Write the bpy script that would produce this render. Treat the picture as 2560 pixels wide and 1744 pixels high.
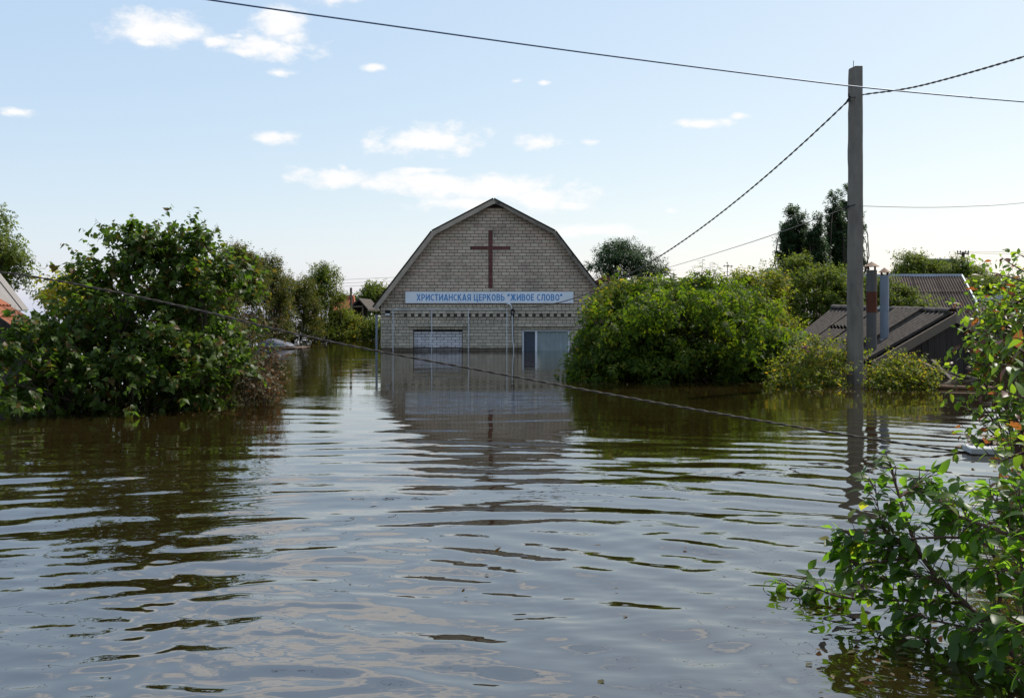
import bpy, math, random
import numpy as np
from mathutils import Vector, Matrix
for _o in list(bpy.data.objects): bpy.data.objects.remove(_o)
S = bpy.context.scene
# ------------------------------------------------------------------ camera
F = 2489.0; HZ = 786.0; CH = 1.2           # focal length in photo pixels, horizon row, eye height over the water
cam = bpy.data.cameras.new('camera'); co = bpy.data.objects.new('camera', cam); S.collection.objects.link(co)
cam.sensor_width = 36.0; cam.lens = 36.0*F/2560.0; cam.shift_y = -(872-HZ)/2560.0
cam.clip_start = 0.05; cam.clip_end = 6000
co.location = (0, 0, CH); co.rotation_euler = (math.radians(90), 0, 0); S.camera = co
# ------------------------------------------------------------------ sky, sun, exposure
SUN_AZ, SUN_EL = 48.0, 50.0               # degrees right of the view direction, degrees up
W = bpy.data.worlds.new('World'); S.world = W; W.use_nodes = True
SKY_STRENGTH = 0.13
def build_sky():
    nt = W.node_tree; N = nt.nodes; L = nt.links; N.clear()
    out = N.new('ShaderNodeOutputWorld'); bg = N.new('ShaderNodeBackground'); L.new(bg.outputs[0], out.inputs[0])
    sky = N.new('ShaderNodeTexSky'); sky.sky_type = 'NISHITA'; sky.sun_disc = False
    sky.sun_elevation = math.radians(SUN_EL); sky.sun_rotation = math.radians(SUN_AZ)
    sky.air_density = 1.0; sky.dust_density = 1.0; sky.ozone_density = 1.0; sky.altitude = 20
    tc = N.new('ShaderNodeTexCoord'); sep = N.new('ShaderNodeSeparateXYZ'); L.new(tc.outputs['Generated'], sep.inputs[0])
    def m(op, a, b=None, c=None):
        n = N.new('ShaderNodeMath'); n.operation = op
        for i, v in enumerate((a, b, c)):
            if v is None: continue
            if isinstance(v, (int, float)): n.inputs[i].default_value = v
            else: L.new(v, n.inputs[i])
        return n.outputs[0]
    def mr(v, a, b, c=0.0, d=1.0):
        n = N.new('ShaderNodeMapRange'); n.interpolation_type = 'SMOOTHSTEP'; L.new(v, n.inputs[0])
        for i, q in enumerate((a, b, c, d)): n.inputs[i+1].default_value = q
        return n.outputs[0]
    az = m('ARCTAN2', sep.outputs[0], sep.outputs[1]); el = m('ARCSINE', sep.outputs[2])
    comb = N.new('ShaderNodeCombineXYZ'); L.new(az, comb.inputs[0]); L.new(el, comb.inputs[1])
    blobs = [(345,66,80,24,1),(405,72,62,16,.9),(330,50,40,18,1),(605,102,72,18,1),(635,62,36,30,1),(655,88,34,14,.9),(492,97,26,11,.8),(555,118,60,9,.7),(540,82,22,6,.6),(330,96,40,7,.55),
             (618,313,40,11,.9),(970,318,84,22,1),(985,335,50,9,.8),(1215,322,40,12,.7),(770,402,72,16,.8),(780,382,14,9,.45),(960,412,125,17,.9),(1100,428,150,20,.95),(1225,448,90,22,.85),
             (1060,462,95,14,.7),(1290,465,38,10,.6),(960,387,60,6,.5),(855,154,24,6,.7),(1172,184,14,5,.5),(1235,188,12,4,.4),(30,254,32,8,.75),(1585,282,52,8,.65),(1345,323,20,6,.4),
             (1330,525,100,12,.55),(1180,505,60,10,.4),(1680,262,18,6,.35),(635,165,36,7,.45),(1520,480,14,5,.4),
             (690,-60,120,30,1.3),(820,-105,130,34,1.3),(600,-120,110,30,1.2),(900,-170,150,34,1.2),(740,-210,130,34,1.2),(480,-70,70,18,1.0),(450,-190,90,22,.8),(1150,-330,180,40,.85),(1700,-420,160,30,.8),(250,-330,130,36,.9),(2600,-200,120,26,.7),(-260,120,110,24,.9),(-150,-40,60,16,.8),(2700,260,90,18,.6)]
    warp = N.new('ShaderNodeTexNoise'); warp.inputs['Scale'].default_value = 30; warp.inputs['Detail'].default_value = 7; warp.inputs['Roughness'].default_value = .62
    sc = N.new('ShaderNodeVectorMath'); sc.operation = 'MULTIPLY'; sc.inputs[1].default_value = (1, 1.7, 1); L.new(comb.outputs[0], sc.inputs[0]); L.new(sc.outputs[0], warp.inputs['Vector'])
    nz = warp.outputs[0]
    acc = None
    for (x, y, rx, ry, w) in blobs:
        x *= 1.10155; y *= 1.10155; rx *= 1.5; ry *= 1.6
        a = math.atan((x-1280)/F); e = math.atan((HZ-y)/F*math.cos(a)); ra = rx*math.cos(a)**2/F; re = ry*math.cos(a)/F
        v = N.new('ShaderNodeVectorMath'); v.operation = 'MULTIPLY_ADD'; L.new(comb.outputs[0], v.inputs[0])
        v.inputs[1].default_value = (1/ra, 1/re, 0); v.inputs[2].default_value = (-a/ra, -e/re, 0)
        ln = N.new('ShaderNodeVectorMath'); ln.operation = 'LENGTH'; L.new(v.outputs[0], ln.inputs[0])
        d = m('MULTIPLY_ADD', ln.outputs['Value'], -1.0, 0.42+.58*w)
        acc = d if acc is None else m('SMOOTH_MAX' if False else 'MAXIMUM', acc, d)
    nzc = m('MULTIPLY_ADD', nz, 3.3, -1.55)
    dens = m('ADD', acc, nzc)
    dens1 = mr(dens, -0.3, .9)
    # the same kind of fair-weather clouds over the rest of the sky
    zc = m('ADD', sep.outputs[2], .12); px_ = m('DIVIDE', sep.outputs[0], zc); py_ = m('DIVIDE', sep.outputs[1], zc)
    c2 = N.new('ShaderNodeCombineXYZ'); L.new(px_, c2.inputs[0]); L.new(py_, c2.inputs[1])
    n2 = N.new('ShaderNodeTexNoise'); n2.inputs['Scale'].default_value = 1.1; n2.inputs['Detail'].default_value = 8; n2.inputs['Roughness'].default_value = .55; L.new(c2.outputs[0], n2.inputs['Vector'])
    g = mr(n2.outputs[0], .60, .68); aa = m('ABSOLUTE', az)
    outside = m('MAXIMUM', mr(aa, .55, .75), mr(el, .5, .7))
    up = mr(sep.outputs[2], .03, .1); g = m('MULTIPLY', m('MULTIPLY', g, outside), up)
    cov = m('MULTIPLY', m('MAXIMUM', dens1, g), .93)
    # thin haze that whitens the blue
    hm = N.new('ShaderNodeVectorMath'); hm.operation = 'MULTIPLY_ADD'; L.new(sky.outputs[0], hm.inputs[0])
    hm.inputs[1].default_value = (.68, .51, .24); hm.inputs[2].default_value = (1.9, 2.85, 4.75)
    mix = N.new('ShaderNodeMixRGB'); L.new(cov, mix.inputs[0]); L.new(hm.outputs[0], mix.inputs[1]); mix.inputs[2].default_value = (6.9, 6.8, 6.75, 1)
    L.new(mix.outputs[0], bg.inputs[0]); bg.inputs[1].default_value = SKY_STRENGTH
build_sky()
sl = bpy.data.lights.new('sun', 'SUN'); sl.energy = 4.2; sl.angle = math.radians(.53); sl.color = (1, .95, .87)
so = bpy.data.objects.new('sun', sl); S.collection.objects.link(so)
_a, _e = math.radians(SUN_AZ), math.radians(SUN_EL)
SUNV = Vector((math.sin(_a)*math.cos(_e), math.cos(_a)*math.cos(_e), math.sin(_e)))
so.rotation_euler = (-SUNV).to_track_quat('-Z', 'Y').to_euler(); so.location = SUNV*80
S.view_settings.view_transform = 'Standard'; S.view_settings.look = 'None'; S.view_settings.exposure = 0.22; S.view_settings.gamma = 1.0
S.view_settings.use_curve_mapping = False
S.render.engine = 'CYCLES'; S.cycles.use_denoising = True; S.cycles.max_bounces = 8; S.cycles.transmission_bounces = 6; S.cycles.transparent_max_bounces = 8
S.cycles.caustics_reflective = False; S.cycles.caustics_refractive = False
# ------------------------------------------------------------------ helpers
rng = np.random.default_rng(7); random.seed(7)
def P(u, v, D): return Vector(((u-1280.0)/F*D, D, CH+(HZ-v)/F*D))     # a photo pixel at a chosen distance
def link(o): S.collection.objects.link(o); return o
def tag(o, label=None, cat=None, group=None, kind=None):
    for k, v in (('label', label), ('category', cat), ('group', group), ('kind', kind)):
        if v: o[k] = v
    return o
def thing(name, label, cat, loc=(0,0,0), rz=0, group=None):
    o = bpy.data.objects.new(name, None); o.empty_display_size = .2; link(o); o.location = loc; o.rotation_euler = (0,0,rz)
    return tag(o, label, cat, group)
def mesh_np(name, V, T, smooth=False):
    V = np.asarray(V, dtype=np.float32); T = np.asarray(T, dtype=np.int32); k = T.shape[1]; n = len(T)
    me = bpy.data.meshes.new(name); me.vertices.add(len(V)); me.vertices.foreach_set('co', V.ravel())
    me.loops.add(n*k); me.loops.foreach_set('vertex_index', T.ravel()); me.polygons.add(n)
    me.polygons.foreach_set('loop_start', np.arange(0, n*k, k, dtype=np.int32))
    me.polygons.foreach_set('use_smooth', np.full(n, smooth))
    me.update(calc_edges=True); return me
def attach(o, parent):                             # geometry is written in world units; the child undoes its parents' offsets
    if parent is not None:
        o.parent = parent; q = parent; w = Vector()
        while q is not None: w += q.location; q = q.parent
        o.location = -w
    return o
class MB:
    def __init__(s): s.v = []; s.f = []
    def add(s, V, Fc):
        b = len(s.v); s.v += [tuple(p) for p in V]; s.f += [tuple(i+b for i in f) for f in Fc]; return s
    def box(s, x0, x1, y0, y1, z0, z1, M=None):
        V = [Vector(p) for p in ((x0,y0,z0),(x1,y0,z0),(x1,y1,z0),(x0,y1,z0),(x0,y0,z1),(x1,y0,z1),(x1,y1,z1),(x0,y1,z1))]
        if M is not None: V = [M@p for p in V]
        return s.add(V, [(0,3,2,1),(4,5,6,7),(0,1,5,4),(1,2,6,5),(2,3,7,6),(3,0,4,7)])
    def beam(s, a, b, w, h, up=(0,0,1)):           # a bar from a to b, w wide and h high
        a, b = Vector(a), Vector(b); d = (b-a).normalized(); sd = d.cross(Vector(up))
        if sd.length < 1e-4: sd = Vector((1,0,0))
        sd.normalize(); u = sd.cross(d); V = []
        for p in (a, b):
            for i, j in ((-1,-1),(1,-1),(1,1),(-1,1)): V.append(p+sd*(i*w/2)+u*(j*h/2))
        return s.add(V, [(0,1,2,3),(7,6,5,4),(0,4,5,1),(1,5,6,2),(2,6,7,3),(3,7,4,0)])
    def tube(s, pts, rad, n=6, cap=True):
        pts = [Vector(p) for p in pts]; rad = rad if isinstance(rad, (list, tuple)) else [rad]*len(pts); V = []; Fc = []
        up0 = Vector((0,0,1)) if abs((pts[-1]-pts[0]).normalized().z) < .9 else Vector((1,0,0))
        for i, p in enumerate(pts):
            t = (pts[min(i+1,len(pts)-1)]-pts[max(i-1,0)]).normalized(); sd = t.cross(up0).normalized(); u = sd.cross(t)
            for k in range(n):
                a = 2*math.pi*k/n; V.append(p+(sd*math.cos(a)+u*math.sin(a))*rad[i])
        for i in range(len(pts)-1):
            for k in range(n): k2 = (k+1) % n; Fc.append((i*n+k, i*n+k2, (i+1)*n+k2, (i+1)*n+k))
        if cap: Fc.append(tuple(range(n))); Fc.append(tuple((len(pts)-1)*n+k for k in reversed(range(n))))
        return s.add(V, Fc)
    def prism(s, poly, y0, y1):                    # polygon in x,z pushed from y0 to y1
        n = len(poly); V = [(x, y0, z) for x, z in poly]+[(x, y1, z) for x, z in poly]
        return s.add(V, [tuple(range(n)), tuple(reversed(range(n, 2*n)))]+[(i, i+n, (i+1) % n+n, (i+1) % n) for i in range(n)])
    def quad(s, a, b, c, d): return s.add([a,b,c,d], [(0,1,2,3)])
    def build(s, name, mt, parent=None, bevel=0, smooth=False):
        me = bpy.data.meshes.new(name); me.from_pydata([tuple(p) for p in s.v], [], s.f); me.update()
        import bmesh; bm = bmesh.new(); bm.from_mesh(me); bmesh.ops.recalc_face_normals(bm, faces=bm.faces[:]); bm.to_mesh(me); bm.free()
        if smooth:
            for p in me.polygons: p.use_smooth = True
        o = link(bpy.data.objects.new(name, me)); me.materials.append(mt)
        attach(o, parent)
        if bevel:
            b = o.modifiers.new('bevel', 'BEVEL'); b.width = bevel; b.segments = 1; b.limit_method = 'ANGLE'
        return o
def obj(name, me, mt, parent=None):
    o = link(bpy.data.objects.new(name, me))
    if mt and not me.materials: me.materials.append(mt)
    return attach(o, parent)
# ------------------------------------------------------------------ materials
def mat(name, rgb, rough=.8, spec=.3, var=.25, scale=6.0, stretch=(1,1,1), bump=0.0, bscale=40, per_piece=0.0, dirt=None, dirt_amt=.5, dirt_scale=2.0, metal=0.0, wet=None, alt=None):
    M = bpy.data.materials.new(name); M.use_nodes = True; nt = M.node_tree; N = nt.nodes; L = nt.links
    b = N['Principled BSDF']; b.inputs['Roughness'].default_value = rough; b.inputs['Specular IOR Level'].default_value = spec; b.inputs['Metallic'].default_value = metal
    tc = N.new('ShaderNodeNewGeometry'); mp = N.new('ShaderNodeMapping'); mp.inputs['Scale'].default_value = stretch; L.new(tc.outputs['Position'], mp.inputs[0])
    nz = N.new('ShaderNodeTexNoise'); nz.inputs['Scale'].default_value = scale; nz.inputs['Detail'].default_value = 6; nz.inputs['Roughness'].default_value = .65; L.new(mp.outputs[0], nz.inputs['Vector'])
    mr = N.new('ShaderNodeMapRange'); L.new(nz.outputs[0], mr.inputs[0]); mr.inputs[1].default_value = .25; mr.inputs[2].default_value = .75; mr.inputs[3].default_value = 1-var; mr.inputs[4].default_value = 1+var
    val = mr.outputs[0]; base = N.new('ShaderNodeRGB'); base.outputs[0].default_value = (*rgb, 1); col = base.outputs[0]
    if per_piece or alt:
        oi = N.new('ShaderNodeObjectInfo'); ad = N.new('ShaderNodeMath'); ad.operation = 'ADD'; L.new(oi.outputs['Random'], ad.inputs[0]); L.new(tc.outputs['Random Per Island'], ad.inputs[1])
        fr = N.new('ShaderNodeMath'); fr.operation = 'FRACT'; L.new(ad.outputs[0], fr.inputs[0])
        if per_piece:
            m2 = N.new('ShaderNodeMapRange'); L.new(fr.outputs[0], m2.inputs[0]); m2.inputs[3].default_value = 1-per_piece; m2.inputs[4].default_value = 1+per_piece
            mm = N.new('ShaderNodeMath'); mm.operation = 'MULTIPLY'; L.new(val, mm.inputs[0]); L.new(m2.outputs[0], mm.inputs[1]); val = mm.outputs[0]
        if alt:
            f7 = N.new('ShaderNodeMath'); f7.operation = 'MULTIPLY'; f7.inputs[1].default_value = 7.31; L.new(fr.outputs[0], f7.inputs[0])
            f8 = N.new('ShaderNodeMath'); f8.operation = 'FRACT'; L.new(f7.outputs[0], f8.inputs[0])
            ma = N.new('ShaderNodeMixRGB'); L.new(f8.outputs[0], ma.inputs[0]); L.new(col, ma.inputs[1]); ma.inputs[2].default_value = (*alt, 1); col = ma.outputs[0]
    if dirt:
        n3 = N.new('ShaderNodeTexNoise'); n3.inputs['Scale'].default_value = dirt_scale; n3.inputs['Detail'].default_value = 7; n3.inputs['Roughness'].default_value = .7; L.new(mp.outputs[0], n3.inputs['Vector'])
        r3 = N.new('ShaderNodeMapRange'); r3.interpolation_type = 'SMOOTHSTEP'; L.new(n3.outputs[0], r3.inputs[0]); r3.inputs[1].default_value = .45; r3.inputs[2].default_value = .7; r3.inputs[4].default_value = dirt_amt
        md = N.new('ShaderNodeMixRGB'); L.new(r3.outputs[0], md.inputs[0]); L.new(col, md.inputs[1]); md.inputs[2].default_value = (*dirt, 1); col = md.outputs[0]
    if wet:                                        # flood stain: the band the water has soaked, up to a ragged height
        sp = N.new('ShaderNodeSeparateXYZ'); L.new(tc.outputs['Position'], sp.inputs[0])
        nw = N.new('ShaderNodeTexNoise'); nw.inputs['Scale'].default_value = 2.5; nw.inputs['Detail'].default_value = 5; L.new(tc.outputs['Position'], nw.inputs['Vector'])
        ma_ = N.new('ShaderNodeMath'); ma_.operation = 'MULTIPLY_ADD'; L.new(nw.outputs[0], ma_.inputs[0]); ma_.inputs[1].default_value = -.12; L.new(sp.outputs[2], ma_.inputs[2])
        rw = N.new('ShaderNodeMapRange'); L.new(ma_.outputs[0], rw.inputs[0]); rw.inputs[1].default_value = wet-.05; rw.inputs[2].default_value = wet-.085; rw.inputs[4].default_value = .8
        mw = N.new('ShaderNodeMixRGB'); L.new(rw.outputs[0], mw.inputs[0]); L.new(col, mw.inputs[1]); mw.inputs[2].default_value = (.075, .052, .030, 1); col = mw.outputs[0]
    fin = N.new('ShaderNodeVectorMath'); fin.operation = 'SCALE'; L.new(col, fin.inputs[0]); L.new(val, fin.inputs['Scale']); L.new(fin.outputs[0], b.inputs['Base Color'])
    if bump:
        nb = N.new('ShaderNodeTexNoise'); nb.inputs['Scale'].default_value = bscale; nb.inputs['Detail'].default_value = 5; L.new(mp.outputs[0], nb.inputs['Vector'])
        bp = N.new('ShaderNodeBump'); bp.inputs['Strength'].default_value = 1; bp.inputs['Distance'].default_value = bump; L.new(nb.outputs[0], bp.inputs['Height']); L.new(bp.outputs[0], b.inputs['Normal'])
    return M
def leaf_mat(name, cols, trans=(.20,.30,.03), tfac=.4, rough=.42, spec=.35):
    """cols: list of (position, rgb) over a random number for each leaf"""
    M = bpy.data.materials.new(name); M.use_nodes = True; nt = M.node_tree; N = nt.nodes; L = nt.links; N.clear()
    out = N.new('ShaderNodeOutputMaterial'); ge = N.new('ShaderNodeNewGeometry'); oi = N.new('ShaderNodeObjectInfo')
    ad = N.new('ShaderNodeMath'); ad.operation = 'ADD'; L.new(ge.outputs['Random Per Island'], ad.inputs[0]); L.new(oi.outputs['Random'], ad.inputs[1])
    fr = N.new('ShaderNodeMath'); fr.operation = 'FRACT'; L.new(ad.outputs[0], fr.inputs[0])
    cr = N.new('ShaderNodeValToRGB'); L.new(fr.outputs[0], cr.inputs[0]); e = cr.color_ramp.elements
    while len(e) < len(cols): e.new(.5)
    for k, (p, c) in enumerate(cols): e[k].position = p; e[k].color = (*c, 1)
    pr = N.new('ShaderNodeBsdfPrincipled'); L.new(cr.outputs[0], pr.inputs['Base Color']); pr.inputs['Roughness'].default_value = rough; pr.inputs['Specular IOR Level'].default_value = spec
    tr = N.new('ShaderNodeBsdfTranslucent'); mx = N.new('ShaderNodeMixRGB'); mx.blend_type = 'MULTIPLY'; mx.inputs[0].default_value = 1; L.new(cr.outputs[0], mx.inputs[1])
    mx.inputs[2].default_value = (trans[0]/.06, trans[1]/.10, trans[2]/.02, 1); L.new(mx.outputs[0], tr.inputs[0])
    ms = N.new('ShaderNodeMixShader'); ms.inputs[0].default_value = tfac; L.new(pr.outputs[0], ms.inputs[1]); L.new(tr.outputs[0], ms.inputs[2]); L.new(ms.outputs[0], out.inputs[0])
    return M
MT = {}
MT['brick'] = mat('silicate_brick', (.57,.47,.345), .9, .15, .12, 9, per_piece=.13, alt=(.56,.415,.31), bump=.002, bscale=90, dirt=(.20,.17,.14), dirt_amt=.55, dirt_scale=1.1, wet=.115)
MT['lower'] = mat('weathered_silicate_brick', (.56,.475,.36), .9, .15, .14, 6, per_piece=.13, alt=(.52,.435,.325), bump=.002, bscale=90, dirt=(.15,.145,.12), dirt_amt=.5, dirt_scale=1.6, wet=.115)
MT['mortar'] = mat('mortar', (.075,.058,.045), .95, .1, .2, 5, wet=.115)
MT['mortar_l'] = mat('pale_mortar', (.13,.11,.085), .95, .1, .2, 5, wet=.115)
MT['red'] = mat('red_brick', (.165,.06,.052), .85, .2, .15, 9, per_piece=.15)
MT['infill'] = mat('white_lilac_brick', (.74,.69,.68), .9, .15, .1, 9, per_piece=.10, dirt=(.3,.28,.28), dirt_amt=.4, dirt_scale=3, wet=.14)
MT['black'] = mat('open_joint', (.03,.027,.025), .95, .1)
MT['barge'] = mat('weathered_board', (.43,.35,.265), .9, .15, .25, 8, (1,1,1), dirt=(.16,.14,.12), dirt_amt=.6, dirt_scale=4, bump=.003, bscale=30)
MT['barge_d'] = mat('dark_board', (.24,.20,.155), .95, .1, .3, 10, dirt=(.03,.028,.025), dirt_amt=.9, dirt_scale=5)  # darker blotched board for the right slopes and all soffits
MT['slate'] = mat('asbestos_slate', (.09,.076,.063), .95, .15, .45, 9, dirt=(.07,.06,.055), dirt_amt=.7, dirt_scale=2.2, bump=.003, bscale=60, per_piece=.1)
MT['slate_b'] = mat('brown_slate', (.135,.10,.075), .95, .15, .3, 4, dirt=(.07,.055,.045), dirt_amt=.7, dirt_scale=1.5, per_piece=.08)
MT['slate_w'] = mat('pale_slate', (.30,.275,.255), .9, .2, .15, 4, dirt=(.19,.17,.155), dirt_amt=.5, dirt_scale=2)
MT['tile'] = mat('clay_tile', (.25,.085,.042), .85, .2, .25, 12, per_piece=.25, dirt=(.12,.06,.04), dirt_amt=.6, dirt_scale=4)
MT['white'] = mat('white_paint', (.82,.82,.83), .45, .4, .06, 6, dirt=(.5,.48,.44), dirt_amt=.3, dirt_scale=3)
MT['pipe'] = mat('dull_white_pipe', (.50,.505,.52), .5, .4, .1, 6)
MT['signw'] = mat('sign_panel', (.84,.85,.87), .5, .4, .04, 3, dirt=(.55,.56,.58), dirt_amt=.35, dirt_scale=2, stretch=(1,1,.4))
MT['blue'] = mat('sign_blue', (.075,.27,.55), .5, .4, .08, 20)
MT['concrete'] = mat('pole_concrete', (.20,.17,.135), .9, .2, .22, 5, (1,1,.35), bump=.004, bscale=35, dirt=(.095,.08,.065), dirt_amt=.75, dirt_scale=2.6)
MT['galv'] = mat('galvanised_steel', (.17,.195,.23), .5, .45, .12, 12, (1,1,.3), dirt=(.15,.165,.19), dirt_amt=.5, dirt_scale=4, metal=.25)
MT['galv_g'] = mat('dull_grey_pipe', (.095,.09,.082), .8, .3, .2, 8, (1,1,.3), dirt=(.13,.075,.045), dirt_amt=.5, dirt_scale=4)
MT['rust'] = mat('rusty_steel', (.115,.038,.022), .9, .2, .35, 10, (1,1,.25), dirt=(.09,.035,.022), dirt_amt=.7, dirt_scale=5)
MT['rustcap'] = mat('rusty_pale_cap', (.28,.19,.13), .8, .25, .2, 14, dirt=(.33,.15,.07), dirt_amt=.8, dirt_scale=9)
MT['cable'] = mat('cable_sheath', (.13,.11,.09), .6, .4, .25, 30)
MT['cable_d'] = mat('old_cable', (.075,.06,.048), .7, .3, .3, 30)
MT['cable_b'] = mat('sky_tinted_cable', (.06,.11,.19), .5, .4, .1, 8)  # cable is dark grey; the blue is sky reflection put into the colour
MT['wood_d'] = mat('dark_old_wood', (.035,.029,.024), .95, .1, .35, 6, (5,5,.6), per_piece=.3, bump=.004, bscale=20)
MT['wood'] = mat('grey_wood', (.17,.135,.10), .9, .15, .3, 7, (1,6,6), per_piece=.25)
MT['wood_b'] = mat('brown_stick', (.20,.115,.065), .8, .25, .25, 9)
MT['board'] = mat('brown_board', (.17,.105,.065), .85, .25, .3, 5)
MT['greenroof'] = mat('green_metal', (.02,.14,.12), .5, .4, .12, 3)
MT['dinghy'] = mat('grey_rubber', (.10,.11,.135), .55, .35, .12, 4)
MT['bluetrim'] = mat('ridge_flashing', (.40,.43,.48), .5, .45, .1, 3, metal=.2)
MT['orange_roof'] = mat('orange_roof', (.42,.13,.07), .8, .2, .2, 3)
MT['foam'] = mat('white_foam_board', (.45,.45,.45), .7, .3, .12, 6, dirt=(.4,.36,.3), dirt_amt=.5, dirt_scale=5)
MT['bark'] = mat('bark', (.075,.055,.04), .95, .1, .35, 14, (1,1,.4))
MT['twig'] = mat('reddish_twig', (.10,.055,.04), .8, .2, .3, 20)
MT['pink'] = mat('rose_petal', (.62,.30,.33), .7, .2, .15, 30)
MT['curtain'] = mat('pale_curtain', (.62,.64,.64), .9, .2, .16, 2, (1.5,1,1.5))
MT['net'] = mat('mosquito_net', (.075,.085,.105), .8, .3, .08, 5)
MT['plaster'] = mat('dark_plaster', (.09,.075,.06), .95, .1, .25, 3)
def glass_mat():
    M = bpy.data.materials.new('window_glass'); M.use_nodes = True; N = M.node_tree.nodes; L = M.node_tree.links; N.clear()
    o = N.new('ShaderNodeOutputMaterial'); t = N.new('ShaderNodeBsdfTransparent'); t.inputs[0].default_value = (.88,.92,.91,1); g = N.new('ShaderNodeBsdfGlossy'); g.inputs['Roughness'].default_value = .03
    lw = N.new('ShaderNodeLayerWeight'); lw.inputs[0].default_value = .5; pw = N.new('ShaderNodeMath'); pw.operation = 'POWER'; pw.inputs[1].default_value = 3; L.new(lw.outputs['Facing'], pw.inputs[0])
    f = N.new('ShaderNodeMath'); f.operation = 'MULTIPLY_ADD'; f.inputs[1].default_value = .7; f.inputs[2].default_value = .16; L.new(pw.outputs[0], f.inputs[0])
    x = N.new('ShaderNodeMixShader'); L.new(f.outputs[0], x.inputs[0]); L.new(t.outputs[0], x.inputs[1]); L.new(g.outputs[0], x.inputs[2]); L.new(x.outputs[0], o.inputs[0]); return M
MT['glass'] = glass_mat()
def water_mat():
    M = bpy.data.materials.new('flood_water'); M.use_nodes = True; nt = M.node_tree; N = nt.nodes; L = nt.links
    b = N['Principled BSDF']; b.inputs['Roughness'].default_value = .015; b.inputs['IOR'].default_value = 2.8; b.inputs['Specular IOR Level'].default_value = .5
    ge = N.new('ShaderNodeNewGeometry'); nz = N.new('ShaderNodeTexNoise'); nz.inputs['Scale'].default_value = .35; nz.inputs['Detail'].default_value = 4; L.new(ge.outputs['Position'], nz.inputs['Vector'])
    cr = N.new('ShaderNodeValToRGB'); L.new(nz.outputs[0], cr.inputs[0]); e = cr.color_ramp.elements; e[0].position = .3; e[0].color = (.013,.0085,.002,1); e[1].position = .75; e[1].color = (.022,.0155,.005,1)
    L.new(cr.outputs[0], b.inputs['Base Color'])
    def noise(scale, stretch, dist, det=3):
        mp = N.new('ShaderNodeMapping'); mp.inputs['Scale'].default_value = stretch; L.new(ge.outputs['Position'], mp.inputs[0])
        n = N.new('ShaderNodeTexNoise'); n.inputs['Scale'].default_value = scale; n.inputs['Detail'].default_value = det; n.inputs['Roughness'].default_value = .5; L.new(mp.outputs[0], n.inputs['Vector'])
        return n.outputs[0]
    n1 = noise(7.0, (.45,1,1), 0); n2 = noise(.5, (.5,1,1), 0, 2)
    gate = N.new('ShaderNodeMapRange'); L.new(n2, gate.inputs[0]); gate.inputs[1].default_value = .40; gate.inputs[2].default_value = .62; gate.inputs[3].default_value = .25; gate.inputs[4].default_value = 1.0
    mu = N.new('ShaderNodeMath'); mu.operation = 'MULTIPLY'; L.new(n1, mu.inputs[0]); L.new(gate.outputs[0], mu.inputs[1])
    bp = N.new('ShaderNodeBump'); bp.inputs['Strength'].default_value = 1; bp.inputs['Distance'].default_value = .0034; L.new(mu.outputs[0], bp.inputs['Height']); L.new(bp.outputs[0], b.inputs['Normal'])
    return M
MT['water'] = water_mat()
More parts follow.
